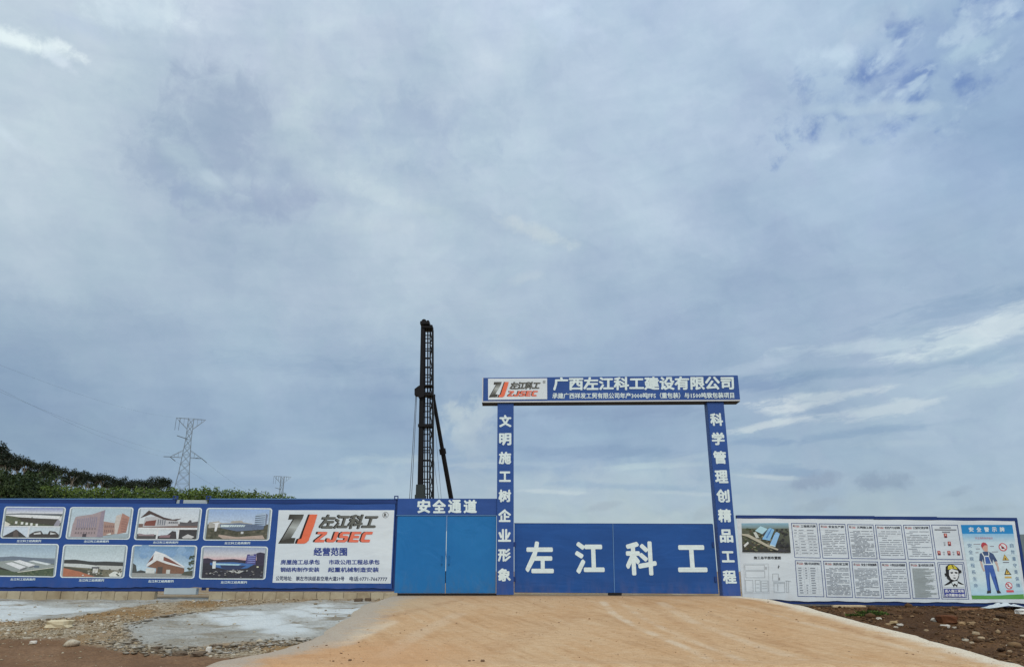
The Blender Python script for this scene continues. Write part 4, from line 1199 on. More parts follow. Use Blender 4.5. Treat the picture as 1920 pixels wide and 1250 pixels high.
for i in range(N):
    q = []
    for s_, t_ in ((i / N, 0), ((i + 1) / N, 0), ((i + 1) / N, 1), (i / N, 1)):
        a = (1380.8 + (1902.6 - 1380.8) * s_, 971.2 + 5.0 * s_ + .35 * math.sin(s_ * 40))
        b_ = (1392.2 + (1926.0 - 1392.2) * s_, 1118.5 + 6.5 * min(1, s_ * 6) + 5.0 * s_ + .7 * math.sin(s_ * 33) + .4 * math.sin(s_ * 90))
        q.append(W(*(a if t_ == 0 else b_), YN))
    mb.face(q)
ws = mb.build('sheet', M_WHITE, nh)
C6 = lambda a, b: (1360 + a / 6.25, 950 + b / 6.25)
C7 = lambda a, b: (1640 + a / 6.25, 950 + b / 6.25)
# aerial view and plan
P = Print(YN, lift=.006)
q = [C6(190, 190), C6(740, 187), C6(768, 533), C6(200, 525)]
P.rect(0, 0, 1, .2, ((132, 168, 186), (120, 134, 128)), q); P.rect(0, .18, 1, 1, ((96, 100, 84), (56, 56, 54)), q)
dots(P, q, 170, .03, .2, .62, .95, [(70, 78, 52), (104, 106, 84), (130, 126, 104), (84, 74, 60), (58, 66, 44)], .012, .035, .003)
dots(P, q, 60, .66, .2, .97, .95, [(60, 62, 60), (76, 74, 72), (50, 50, 52)], .015, .04, .003)
P.poly([(.0, .36), (.14, .38), (.56, .76), (.8, .92), (.76, .95), (.5, .8), (.1, .46), (0, .42)], (176, 170, 152), q, .006)
P.poly([(.28, .26), (.4, .1), (.55, .2), (.43, .38)], (172, 208, 218), q, .008); P.poly([(.43, .38), (.55, .2), (.57, .24), (.45, .42)], (64, 76, 86), q, .006)
P.poly([(.42, .55), (.56, .2), (.6, .16), (.69, .22), (.58, .6)], (132, 180, 216), q, .008); P.poly([(.5, .5), (.62, .2), (.64, .2), (.53, .52)], (84, 132, 188), q, .010)
P.poly([(.58, .72), (.7, .34), (.74, .3), (.8, .36), (.69, .78)], (142, 184, 222), q, .008); P.poly([(.58, .72), (.69, .78), (.69, .82), (.57, .76)], (190, 210, 216), q, .010)
P.poly([(.24, .32), (.3, .3), (.36, .5), (.3, .52)], (190, 194, 186), q, .008); P.poly([(.03, .76), (.12, .64), (.14, .7), (.05, .84)], (206, 208, 204), q, .008)
P.poly([(.72, .97), (.76, .85), (.97, .96), (.97, 1), (.72, 1)], (66, 66, 70), q, .006); P.rect(0, .97, 1, 1.0, (34, 34, 34), q, .01)
P.build('aerial_view', M_PRINT, ws, fix=False)
P = Print(YN, lift=.006)
P.text('施工总平面布置图', [C6(332, 575), C6(650, 577), C6(652, 612), C6(334, 610)], (52, 54, 60), .03)
GL = (172, 178, 182)
def lines(P, q, pts, rgb, wd=.006):
    for (a, b), (c_, d) in pts:
        n_ = Vector((d - b, a - c_)).normalized() * wd
        P.poly([(a - n_.x, b - n_.y), (c_ - n_.x, d - n_.y), (c_ + n_.x, d + n_.y), (a + n_.x, b + n_.y)], rgb, q)
def rlines(P, q, x0, y0, x1, y1, rgb, wd=.006):
    lines(P, q, [((x0, y0), (x1, y0)), ((x1, y0), (x1, y1)), ((x1, y1), (x0, y1)), ((x0, y1), (x0, y0))], rgb, wd)
q = [C6(215, 640), C6(790, 640), C6(800, 1010), C6(232, 1010)]
for r_ in ((.02, .1, .42, .26), (.03, .3, .42, .5), (.02, .58, .17, .95), (.22, .58, .32, .95), (.34, .6, .48, .95), (.58, .38, .7, .6), (.6, .64, .82, .97), (.86, .6, .9, .97)): rlines(P, q, *r_, GL)
rlines(P, q, 0, .06, .5, 1.0, (186, 190, 194), .005)
lines(P, q, [((.36, .68), (.46, .68)), ((.36, .76), (.46, .76)), ((.36, .84), (.46, .84)), ((.24, .7), (.3, .7)), ((.24, .82), (.3, .82)), ((.68, .7), (.68, .92)), ((.6, .68), (.82, .68)), ((.84, .6), (.95, .62))], GL, .008)
P.poly([(.71, .1), (.73, .14), (.70, .22), (.69, .18)], (90, 92, 96), q); P.rect(.44, .16, .46, .24, (150, 152, 156), q); P.rect(.7, .5, .73, .58, (140, 142, 146), q)
P.build('site_plan', M_PRINT, ws, fix=False)

NTX, BORD = (134, 139, 148), (70, 84, 132)
def notice(q, title, style, seed, label=None):
    r_ = random.Random(seed)
    P = Print(YN, lift=.005)
    wv, wh = .022, .016
    P.rect(0, 0, 1, wh, BORD, q); P.rect(0, 1 - wh, 1, 1, BORD, q); P.rect(0, wh, wv, 1 - wh, BORD, q); P.rect(1 - wv, wh, 1, 1 - wh, BORD, q)
    n_ = P.build('notice', M_PRINT, ws, fix=False)
    if label: n_['label'] = label
    P = Print(YN, lift=.007)
    if title:
        k = len(title); wd = min(.58, .115 * k + .03); tot = .26 + .05 + wd; x0 = (1 - tot) / 2
        q2 = [bil(q, x0, .055), bil(q, x0 + .26, .055), bil(q, x0 + .26, .115), bil(q, x0, .115)]
        P = Print(YN, lift=.007)
        P.text('ZJ', [bil(q2, .02, 0), bil(q2, .3, 0), bil(q2, .28, 1), bil(q2, 0, 1)], (110, 70, 70), .05)
        zjsec(P, [bil(q2, .38, .5), bil(q2, 1, .5), bil(q2, .98, 1), bil(q2, .36, 1)], (196, 116, 112))
        P.text('左江科工', [bil(q2, .4, 0), bil(q2, 1, 0), bil(q2, .98, .42), bil(q2, .38, .42)], (120, 112, 112), .03)
        P.build('logo', M_PRINT, n_, fix=False); P = Print(YN, lift=.007)
        P.text(title, [bil(q, x0 + .3, .05), bil(q, x0 + .3 + wd, .05), bil(q, x0 + .3 + wd, .122), bil(q, x0 + .3, .122)], (58, 60, 70), .02)
        P.build('title', M_PRINT, n_, fix=False)
    P = Print(YN, lift=.007)
    if style == 'table':
        rows = 9
        for j in range(rows):
            y = .19 + j * .082
            for a, b in ((.08, .22), (.30, .58), (.62, .74), (.78, .93)) if j > 3 else ((.08, .2), (.26, .55), (.58, .92)):
                if r_.random() < .88: P.rect(a, y, a + (b - a) * r_.uniform(.55, 1), y + .016, NTX, q)
            P.rect(.05, y + .045, .95, y + .049, (176, 180, 186), q)
        for a in (.24, .6, .76): P.rect(a, .3, a + .006, .93, (184, 188, 194), q)
    elif style == 'names':
        for j in range(11):
            y = .2 + j * .068
            for a, b in ((.1, .24), (.36, .44), (.56, .78)):
                if r_.random() < .92: P.rect(a, y, a + (b - a) * r_.uniform(.6, 1), y + .022, NTX, q)
            P.rect(.06, y + .042, .94, y + .045, (186, 190, 196), q)
        for a in (.3, .5, .84): P.rect(a, .17, a + .005, .94, (186, 190, 196), q)
    elif style == 'dense':
        y = .17
        while y < .95:
            x1 = r_.uniform(.5, .93); P.rect(.1, y, x1, y + .011, (160, 166, 164), q)
            if r_.random() < .4: P.rect(x1 + .02, y, min(.94, x1 + r_.uniform(.05, .3)), y + .011, (168, 174, 172), q)
            y += .0195
    else:
        y = .19; first = True
        step = {'loose': .062, 'mid': .05, 'close': .036}[style]
        while y < .93:
            x = .2 if first else .07
            end = .93 if r_.random() < .65 else r_.uniform(.35, .75)
            while x < end:
                l_ = r_.uniform(.12, .4); P.rect(x, y, min(end, x + l_), y + .014, NTX, q); x += l_ + r_.uniform(.02, .06)
            first = end < .9; y += step
    P.build('text_block', M_PRINT, n_, fix=False)
    return n_
N1 = [C6(770, 187), C6(1075, 190), C6(1118, 598), C6(812, 593)]; N2 = [C6(1095, 192), C6(1405, 197), C6(1452, 605), C6(1140, 600)]
N3 = [C6(1427, 200), C6(1735, 205), C6(1783, 608), C6(1475, 604)]; N4 = [C7(5, 205), C7(312, 208), C7(367, 613), C7(58, 610)]
N5 = [C7(332, 208), C7(645, 208), C7(702, 615), C7(392, 612)]; N6 = [C7(663, 205), C7(973, 208), C7(1040, 617), C7(725, 615)]
O1 = [C6(815, 622), C6(1122, 627), C6(1160, 1052), C6(848, 1047)]; O2 = [C6(1147, 628), C6(1455, 632), C6(1497, 1060), C6(1185, 1055)]
O3 = [C6(1480, 635), C6(1788, 638), C6(1835, 1068), C6(1520, 1062)]; O4 = [C7(65, 640), C7(372, 642), C7(425, 1072), C7(105, 1070)]
O5 = [C7(400, 643), C7(705, 643), C7(763, 1075), C7(447, 1072)]; O6 = [C7(735, 645), C7(1045, 645), C7(1108, 1080), C7(785, 1077)]
notice(N1, '工程概况牌', 'table', 1); notice(N2, '安全生产牌', 'mid', 2); notice(N3, '文明施工牌', 'close', 3)
notice(N4, '安全生产六大纪律牌', 'loose', 4); notice(N5, '三宝四口防护牌', 'mid', 5)
notice(O1, '管理人员名单监督电话', 'names', 6); notice(O2, '消防保卫牌', 'close', 7); notice(O3, '安全十项措施牌', 'close', 8)
notice(O4, '十项安全技术措施牌', 'mid', 9); notice(O5, '重大危险源公示牌', 'dense', 10)
# organisation chart
P = Print(YN, lift=.005); q = N6
P.rect(0, 0, 1, .016, BORD, q); P.rect(0, .984, 1, 1, BORD, q); P.rect(0, .016, .022, .984, BORD, q); P.rect(.978, .016, 1, .984, BORD, q)
oc = P.build('notice', M_PRINT, ws, fix=False); oc['label'] = 'organisation chart with small red portrait photos'
P = Print(YN, lift=.007)
for a, b, y in ((.3, .72, .07), (.1, .92, .13), (.37, .67, .195)): P.rect(a, y, b, y + .03, (120, 122, 130), q)
P.build('title', M_PRINT, oc, fix=False)
for a, y, rd in ((.42, .25, 1), (.52, .48, 1), (.36, .5, 0), (.08, .75, 1), (.28, .77, 0), (.45, .75, 1), (.64, .77, 0), (.8, .75, 1)):
    P = Print(YN, lift=.007)
    if rd:
        P.rect(a, y, a + .11, y + .12, (170, 62, 66), q); P.disc(a + .055, y + .045, .026, .03, (220, 176, 158), q, 8, .003); P.rect(a + .025, y + .08, a + .085, y + .12, (70, 62, 72), q, .003)
    else:
        P.rect(a, y, a + .07, y + .02, (150, 152, 158), q); P.disc(a + .035, y + .07, .03, .03, (160, 162, 168), q, 8)
    P.build('portrait' if rd else 'seal', M_PRINT, oc, fix=False)
# helmet notice
P = Print(YN, lift=.005); q = O6
for k, e in ((0, .0), (1, .06)):
    P.rect(e, e * .75, 1 - e, e * .75 + .014, BORD, q); P.rect(e, 1 - e * .75 - .014, 1 - e, 1 - e * .75, BORD, q)
    P.rect(e, e * .75, e + .02, 1 - e * .75, BORD, q); P.rect(1 - e - .02, e * .75, 1 - e, 1 - e * .75, BORD, q)
hn = P.build('notice', M_PRINT, ws, fix=False); hn['label'] = 'helmet notice with a drawn worker in a yellow helmet'
P = Print(YN, lift=.007); K = (34, 32, 34); PA = (220, 226, 224)
P.poly([(.14, .62), (.22, .58), (.36, .54), (.42, .48), (.66, .48), (.8, .55), (.9, .6), (.9, .68), (.14, .68)], (214, 220, 220), q)
P.poly([(.14, .62), (.3, .55), (.4, .5), (.42, .56), (.34, .6), (.2, .63)], K, q, .002); P.poly([(.66, .5), (.8, .56), (.9, .61), (.78, .6), (.68, .57)], K, q, .002)
P.poly([(.4, .52), (.5, .68), (.55, .62), (.62, .68), (.68, .54), (.62, .62), (.54, .57), (.48, .62), (.44, .52)], K, q, .003)
P.poly([(.28, .22), (.3, .12), (.42, .06), (.58, .06), (.72, .13), (.8, .2), (.78, .26), (.74, .4), (.66, .5), (.5, .52), (.4, .48), (.32, .4), (.28, .36)], K, q, .004)
P.poly([(.4, .22), (.5, .18), (.74, .23), (.73, .36), (.66, .46), (.56, .49), (.44, .46), (.38, .36)], PA, q, .006)
P.poly([(.36, .2), (.38, .11), (.46, .07), (.58, .07), (.68, .13), (.74, .2), (.56, .17), (.44, .19)], (206, 190, 62), q, .006)
P.poly([(.52, .07), (.55, .07), (.6, .15), (.57, .16)], K, q, .008)
P.poly([(.7, .18), (.86, .22), (.86, .28), (.78, .3), (.74, .24)], K, q, .007)
P.poly([(.44, .27), (.54, .26), (.54, .3), (.46, .31)], K, q, .008); P.poly([(.6, .26), (.71, .27), (.7, .31), (.61, .3)], K, q, .008)
P.poly([(.5, .42), (.58, .41), (.64, .42), (.58, .445)], K, q, .008); P.poly([(.56, .34), (.6, .36), (.54, .37)], (140, 140, 140), q, .008)
P.poly([(.22, .3), (.28, .3), (.3, .38), (.24, .38)], K, q, .004); P.poly([(.28, .36), (.34, .44), (.5, .52), (.46, .54), (.3, .44)], K, q, .008)
P.rect(.12, .72, .88, .95, (56, 66, 142), q, .002)
P.text('进入施工现场', [bil(q, .15, .735), bil(q, .85, .735), bil(q, .85, .82), bil(q, .15, .82)], (222, 228, 240), .03, .005)
P.text('必须戴安全帽', [bil(q, .15, .85), bil(q, .85, .85), bil(q, .85, .935), bil(q, .15, .935)], (222, 228, 240), .03, .005)
P.build('helmet_picture', M_PRINT, hn, fix=False)
# safety poster
q = [C7(1010, 208), C7(1612, 208), C7(1755, 1075), C7(1143, 1077)]
P = Print(YN, lift=.005)
P.rect(0, 0, 1, .12, (36, 132, 192), q); P.rect(0, .12, 1, .24, ((136, 184, 214), (196, 214, 222)), q); P.rect(0, .24, 1, .7, ((196, 214, 222), (206, 220, 224)), q)
P.rect(0, .7, 1, .95, ((206, 220, 224), (170, 202, 216)), q); P.poly([(0, .95), (.4, .955), (1, .935), (1, 1), (0, 1)], (92, 150, 76), q, .002)
po_ = P.build('safety_poster', M_PRINT, ws, fix=False)
for k, ch in enumerate('安全警示牌'):
    P = Print(YN, lift=.009); P.text(ch, [bil(q, .14 + k * .15, .03), bil(q, .235 + k * .15, .03), bil(q, .235 + k * .15, .095), bil(q, .14 + k * .15, .095)], (214, 230, 240), .035); P.build('character', M_PRINT, po_, fix=False)
P = Print(YN, lift=.009)
P.text('作业场所防护标识', [bil(q, .24, .165), bil(q, .58, .165), bil(q, .58, .195), bil(q, .24, .195)], (196, 104, 116), .0)
P.build('subtitle', M_PRINT, po_, fix=False)
for k, ch in enumerate('安全规程系生命'):
    P = Print(YN, lift=.009); P.text(ch, [bil(q, .07, .25 + k * .09), bil(q, .15, .25 + k * .09), bil(q, .15, .305 + k * .09), bil(q, .07, .305 + k * .09)], (116, 140, 166), .01); P.build('character', M_PRINT, po_, fix=False)
P = Print(YN, lift=.009)
for k, ch in enumerate('自觉遵守是保障'):
    P = Print(YN, lift=.009); P.text(ch, [bil(q, .89, .25 + k * .09), bil(q, .96, .25 + k * .09), bil(q, .96, .305 + k * .09), bil(q, .89, .305 + k * .09)], (104, 130, 160), .01); P.build('character', M_PRINT, po_, fix=False)
for a, b, y in ((.19, .32, .255), (.22, .3, .32), (.2, .26, .37), (.5, .58, .285), (.52, .64, .36)):
    P = Print(YN, lift=.009); P.rect(a, y, b, y + .008, (130, 120, 130), q); P.build('callout', M_PRINT, po_, fix=False)
P = Print(YN, lift=.009)       # drawn worker
BL, BD, SK = (66, 98, 166), (66, 84, 120), (196, 170, 160)
P.poly([(.34, .26), (.37, .24), (.43, .245), (.46, .28), (.44, .36), (.4, .37), (.35, .33)], (206, 160, 144), q)
P.poly([(.33, .28), (.345, .25), (.38, .235), (.43, .245), (.46, .275), (.4, .275), (.36, .3), (.345, .32)], (176, 64, 74), q, .002)
P.poly([(.28, .39), (.36, .36), (.46, .36), (.54, .39), (.6, .49), (.54, .5), (.52, .46), (.5, .52), (.33, .52), (.32, .46), (.3, .5), (.25, .48)], BD, q)
P.poly([(.26, .48), (.3, .5), (.31, .58), (.33, .62), (.3, .63), (.27, .56)], SK, q); P.poly([(.54, .5), (.59, .49), (.61, .58), (.6, .63), (.57, .62), (.57, .56)], SK, q)
P.poly([(.36, .42), (.45, .42), (.47, .53), (.36, .53)], BL, q, .002)
P.poly([(.31, .37), (.33, .365), (.37, .43), (.365, .53), (.345, .53), (.35, .43)], (216, 226, 236), q, .004); P.poly([(.45, .365), (.47, .37), (.45, .43), (.49, .53), (.47, .53), (.44, .43)], (216, 226, 236), q, .004)
P.rect(.37, .415, .45, .43, (216, 226, 236), q, .004); P.rect(.33, .525, .51, .54, (210, 220, 232), q, .004)
P.poly([(.33, .54), (.5, .54), (.53, .7), (.55, .88), (.49, .89), (.44, .72), (.42, .63), (.4, .72), (.385, .89), (.32, .89), (.33, .7)], BL, q)
P.poly([(.4, .72), (.385, .89), (.365, .89), (.385, .66)], (46, 70, 128), q, .002); P.poly([(.53, .7), (.55, .88), (.53, .885), (.5, .7)], (46, 70, 128), q, .002)
P.poly([(.31, .89), (.385, .88), (.38, .92), (.3, .925)], (56, 54, 62), q, .002); P.poly([(.49, .885), (.545, .88), (.575, .92), (.5, .925)], (56, 54, 62), q, .002)
P.build('drawn_worker', M_PRINT, po_, fix=False)
P = Print(YN, lift=.009)       # four safety symbols
RD, YW = (200, 60, 72), (226, 186, 92)
P = Print(YN, lift=.009); P.disc(.75, .3, .075, .05, (226, 226, 226), q, 16); P.ring(.75, .3, .055, .011, RD, q, 18, .002, 1.5); P.poly([(.72, .28), (.77, .3), (.76, .325), (.72, .32)], (60, 60, 66), q, .002)
P.poly([(.69, .268), (.7, .262), (.81, .335), (.80, .342)], RD, q, .004)
P.build('safety_symbol', M_PRINT, po_, fix=False); P = Print(YN, lift=.009)
P.poly([(.7, .48), (.755, .395), (.83, .48)], (150, 128, 84), q); P.poly([(.72, .472), (.757, .41), (.81, .472)], YW, q, .002); P.poly([(.74, .455), (.76, .445), (.785, .465), (.75, .468)], (48, 46, 48), q, .004); P.rect(.7, .5, .82, .512, (110, 112, 120), q)
P.build('safety_symbol', M_PRINT, po_, fix=False); P = Print(YN, lift=.009)
P.poly([(.69, .675), (.75, .585), (.83, .675)], (48, 46, 50), q); P.poly([(.715, .665), (.752, .605), (.805, .665)], YW, q, .002); P.poly([(.755, .615), (.745, .64), (.76, .64), (.752, .662), (.775, .632), (.76, .632)], (40, 38, 40), q, .004); P.rect(.69, .695, .82, .72, (206, 172, 96), q)
P.build('safety_symbol', M_PRINT, po_, fix=False); P = Print(YN, lift=.009)
P.disc(.745, .82, .065, .045, (226, 226, 226), q, 16); P.ring(.745, .82, .048, .010, RD, q, 18, .002, 1.4); P.poly([(.72, .8), (.74, .79), (.745, .83), (.725, .835)], (60, 60, 66), q, .002); P.poly([(.69, .795), (.70, .789), (.795, .85), (.787, .857)], RD, q, .004)
P.rect(.68, .88, .82, .91, (204, 84, 92), q)
P.build('safety_symbol', M_PRINT, po_, fix=False)

# grey wall showing beyond the right end of the notice hoarding
mb = MB(); a = W(1911, 1001, 27.0); mb.box(a.x, a.x + 9, 27.0, 27.24, -.35, a.z)
o = mb.build('boundary_wall', M_WALL, None, .01, loc=(a.x, 27.0, -.35)); tag(o, 'grey rendered wall just showing past the right end of the notice hoarding', 'wall')

# ------------------------------------------------------------------ piling rig behind the gate
YP = 60.0
rig = thing('piling_rig', tuple(W(797, 1060, YP)[:2]) + (-.15,), 'tall black piling rig with a lattice mast and one raking brace, behind the safety door', 'piling rig')
def RP(px, py, dy=0.0): return W(px, py, YP + dy)
gz = -.15
mx0, mx1 = RP(790.2, 612).x, RP(811, 612).x         # mast edges near the top
top_z = RP(797, 612).z
xl_t = RP(790.6, 615).x; xl_b = RP(783, 930).x
def mx(px_t, px_b, z):
    """World x of a mast line running from px_t (y=612) to px_b (y=933)."""
    a, b = RP(px_t, 612), RP(px_b, 933)
    f = (z - b.z) / (a.z - b.z)
    return b.x + (a.x - b.x) * f
def mline(m, px_t, px_b, z0, z1, wx, wy, dy=0.0):
    m.bar((mx(px_t, px_b, z0), YP + dy, z0), (mx(px_t, px_b, z1), YP + dy, z1), wx, wy)
zr = lambda py: RP(797, py).z
m = MB()
a0, a1 = (mx(793.2, 788, gz), YP, gz), (mx(793.2, 788, top_z), YP, top_z)
m.tube(a0, a1, .27, .19, 14); m.build('mast_tube', M_RIG, rig)
m = MB()
for pt, pb, wd in ((796.6, 795.4, .08), (801.6, 800.8, .11), (806.0, 805.0, .10)):
    m = MB(); mline(m, pt, pb, gz, top_z - .1, wd, .12, .25); m.build('ladder_rail', M_RIG, rig)
ys_r = [616, 627, 633, 641, 652, 656, 670, 687, 701, 706, 714, 723, 735, 738, 755, 760, 770, 781, 797, 799, 804, 813, 825, 837, 843, 847, 862, 873, 883, 897, 903, 915, 925]
for k, yy in enumerate(ys_r):
    z = zr(yy); th = .14 if yy in (670, 687, 735, 738, 797, 862) else .07
    m = MB(); m.bar((mx(793, 789, z), YP + .25, z), (mx(806, 805, z), YP + .25, z), th, .08)
    m.build('ladder_rung', M_RIG, rig)
m = MB()
zz = list(np.linspace(gz, top_z - .3, 18))
mline(m, 810.8, 811.6, gz, top_z - .1, .13, .13, .1); mline(m, 810.0, 810.6, gz, top_z - .1, .10, .10, .95)
for k in range(len(zz) - 1):
    a, b = zz[k], zz[k + 1]
    l_ = lambda z, s_: (mx(806.2, 805.4, z), YP + .25, z) if s_ else (mx(810.6, 811.4, z), YP + .1, z)
    m.bar(l_(a, k % 2), l_(b, (k + 1) % 2), .075); m.bar(l_(b, 0), l_(b, 1), .07)
    e = lambda z, s_: (mx(806.2, 805.4, z), YP + .3, z) if s_ else (mx(810.2, 811.0, z), YP + .95, z)
    m.bar(e(a, (k + 1) % 2), e(b, k % 2), .06)
m.build('lattice', M_RIG, rig)
# head with sheaves
m = MB(); a = RP(788.6, 604); b = RP(805.8, 609.5); m.box(a.x, b.x, YP - .35, YP + .6, b.z, a.z)
b2 = RP(811, 616); a2 = RP(791.5, 612.5); m.box(a2.x, b2.x, YP - .25, YP + 1.0, b2.z, a2.z)
a = RP(805, 610); b = RP(811.2, 612.4); m.box(a.x, b.x, YP - .2, YP + .8, b.z, a.z)
hd = m.build('mast_head', M_RIG, rig, .02)
for px, r_ in ((795, .22), (802.5, .12)):
    m = MB(); c_ = RP(px, 603.2); m.tube((c_.x, YP - .1, c_.z), (c_.x, YP + .1, c_.z), r_, None, 16); m.build('sheave', M_RIG, hd)
# drive carriage on the left, clamp bands
m = MB()
pr = [(778.4, 731.2), (786.8, 724.8), (796, 724.8), (796, 745), (786.5, 748), (783.2, 742), (778.4, 742)]
fr = [Vector((RP(*p).x, YP - .45, RP(*p).z)) for p in pr]; bk = [Vector((p.x, YP + .35, p.z)) for p in fr]; n_ = len(pr)
m.face(fr); m.face(bk[::-1])
for i in range(n_): m.face([fr[i], fr[(i + 1) % n_], bk[(i + 1) % n_], bk[i]])
m.build('drive_carriage', M_RIG, rig)
for y0, y1, x0, x1 in ((737.5, 742.5, 784.5, 812.6), (795.5, 801, 784.6, 812.2), (722.5, 725, 794, 812.6)):
    m = MB(); a, b = RP(x0, y0), RP(x1, y1); m.box(a.x, b.x, YP - .33, YP + .55, b.z, a.z); m.build('clamp_band', M_RIG, rig, .02)
m = MB(); a, b = RP(781.6, 909), RP(797, 931); m.box(a.x, b.x, YP - .55, YP + .2, b.z, a.z)
a, b = RP(779.4, 928), RP(798, 940); m.box(a.x, b.x, YP - .6, YP + .3, b.z, a.z)
m.build('hoist_block', plain('dark_green_paint', (46, 54, 54), .6, .2, 2), rig, .02)
# raking brace with its collar
a, k_, b = RP(812.5, 745, .6), RP(830, 846, 2.2), RP(846.5, 936, 3.6)
dirb = (b - a).normalized(); foot = a + dirb * ((gz + .35 - a.z) / dirb.z)
m = MB(); m.tube(a, k_, .15, .17, 12); m.tube(k_, foot, .19, .21, 12); br = m.build('brace', M_RIG, rig)
m = MB(); m.tube(k_ - dirb * .22, k_ + dirb * .22, .28, None, 12); m.build('collar', M_RIG, br)
m = MB(); m.bar(a + Vector((-.5, 0, .1)), a + Vector((.15, 0, .1)), .3, .3); m.build('bracket', M_RIG, br)
def ropes(pairs, r_=.018):
    for p, q_ in pairs:
        m = MB(); d = (q_ - p).normalized(); e = p + d * ((gz + .5 - p.z) / d.z); m.tube(p, e, r_, None, 5); m.build('hoist_rope', M_CABLE, rig)
ropes([(RP(779.6, 741), RP(768, 933)), (RP(781.4, 741), RP(771.6, 933))], .028)
ropes([(RP(812, 752), RP(827.2, 932)), (RP(810.4, 838), RP(822.4, 932))], .016)
# machine base standing on the ground, behind the hoarding
m = MB(); c_ = RP(800, 1060); bx = c_.x
m.box(bx - 1.6, foot.x + .8, YP - 1.6, foot.y + 1.0, gz + .25, gz + .85); m.build('base_platform', M_RIG, rig, .04)
for s_ in (-1, 1):
    m = MB(); m.box(bx - 1.4, foot.x + .6, YP + s_ * 1.25 - .35, YP + s_ * 1.25 + .35, gz, gz + .24); m.build('skid', M_RIG, rig, .03)

# ------------------------------------------------------------------ lattice pylons and their lines
def pylon(px, py_top, Y, h_ref, label, detail=1.0):
    top = W(px, py_top, Y)
    g = -.15; H = top.z - g; cx = top.x; cy = Y
    t = thing('pylon', (cx, cy, g), label, 'pylon', 'lattice pylons beyond the hoarding')
    yaw = R(24)
    def T(x, y, z): return (cx + x * math.cos(yaw) - y * math.sin(yaw), cy + x * math.sin(yaw) + y * math.cos(yaw), g + z)
    hw = lambda z: (.62 if z > .86 * H else .62 + (.86 - z / H) / .22 * .55 if z > .64 * H else 1.17 + (.64 - z / H) / .64 * 3.0)
    m = MB(); lv = [0, .2, .36, .48, .57, .64, .70, .76, .81, .86, .91, .955, 1.0]
    th = .075 * detail
    cs = [(-1, -1), (1, -1), (1, 1), (-1, 1)]
    for i, (sx_, sy_) in enumerate(cs):
        m2 = MB()
        for a, b in zip(lv[:-1], lv[1:]):
            m2.bar(T(sx_ * hw(a * H), sy_ * hw(a * H), a * H), T(sx_ * hw(b * H), sy_ * hw(b * H), b * H), th * 1.5)
        m2.build('leg', M_PYLON, t)
    for a, b in zip(lv[:-1], lv[1:]):
        for i in range(4):
            p, q_ = cs[i], cs[(i + 1) % 4]
            wa, wb = hw(a * H), hw(b * H)
            m.bar(T(p[0] * wa, p[1] * wa, a * H), T(q_[0] * wb, q_[1] * wb, b * H), th * .75)
            m.bar(T(q_[0] * wa, q_[1] * wa, a * H), T(p[0] * wb, p[1] * wb, b * H), th * .75)
            m.bar(T(p[0] * wb, p[1] * wb, b * H), T(q_[0] * wb, q_[1] * wb, b * H), th * .7)
    m.build('bracing', M_PYLON, t)
    ends = []
    for z, ln, dep in ((1.0 * H, 2.7 / 36 * H, -.07 * H), (.74 * H, 2.9 / 36 * H, .045 * H)):
        m = MB()
        for s_ in (-1, 1):
            tip = (s_ * (ln + .6), 0, z)
            for sy_ in (-1, 1):
                w0 = hw(z)
                m.bar(T(s_ * w0, sy_ * w0, z), T(*tip), th); m.bar(T(s_ * w0, sy_ * w0, z + dep), T(*tip), th * .9)
                for f in (.33, .66):
                    P0 = Vector(T(s_ * w0, sy_ * w0, z)).lerp(Vector(T(*tip)), f); P1 = Vector(T(s_ * w0, sy_ * w0, z + dep)).lerp(Vector(T(*tip)), f)
                    m.bar(P0, P1, th * .7)
            ends.append(Vector(T(*tip)))
        m.build('cross_arm', M_PYLON, t)
    ins = MATS.get('insulator') or plain('insulator', (92, 98, 104), .4, .1, 2)
    k_ = H / 36; r_ = .08 * detail
    e = Vector(T(-.2, -.6, .86 * H))
    strings = [(e, e + Vector((-2.0, -1.5, .6)) * k_, r_)]
    for e in ends[2:]:
        strings += [(e, e + Vector((1.0, .8, -.9)) * k_, r_), (e, e + Vector((-1.1, -.9, -.1)) * k_, r_)]
    for s_ in (0, .9):
        e = ends[0] + Vector((s_, 0, 0)); strings.append((e, e - Vector((0, 0, 3.0 * k_)), .045 * detail))
    for p, q_, rad in strings:
        m = MB(); m.tube(p, q_, rad, None, 6); m.build('insulator_string', ins, t)
    return ends, H
E1, H1 = pylon(358.5, 785, 180, 36, 'larger grey lattice pylon rising over the young trees', 1.0)
E2, H2 = pylon(530, 893, 300, 36, 'small far grey lattice pylon above the right end of the tree line', 1.1)
def sag(p, q_, drop, r_, n=24):
    m = MB(); pts = []
    for i in range(n + 1):
        f = i / n; v = p.lerp(q_, f); v.z -= drop * 4 * f * (1 - f); pts.append(v)
    for a, b in zip(pts[:-1], pts[1:]): m.tube(a, b, r_, None, 4, False)
    return m
M_WIRE = plain('conductor', (118, 126, 136), .5, .1, 1)
for k, (p, q_) in enumerate(((E1[2] + Vector((1, .8, -.9)), E2[2] + Vector((-1, -.8, -.1))), (E1[3] + Vector((1, .8, -.9)), E2[3] + Vector((-1, -.8, -.1))))):
    o = sag(p, q_, 2.5, .014).build('power_line', M_WIRE, None, loc=p)
    tag(o, 'thin power line sagging from the larger pylon to the far pylon', 'power line', 'power lines between the two pylons')
for k, (p, yy) in enumerate(((E1[0], 660), (E1[2] + Vector((-1.1, -.9, -.1)), 690), (E1[3] + Vector((-1.1, -.9, -.1)), 706))):
    q_ = W(-120, yy - 24, 60)
    o = sag(p, q_, 1.2, .007).build('power_line', M_WIRE, None, loc=p)
    tag(o, 'thin power line running up to the left from the larger pylon', 'power line', 'power lines left of the larger pylon')
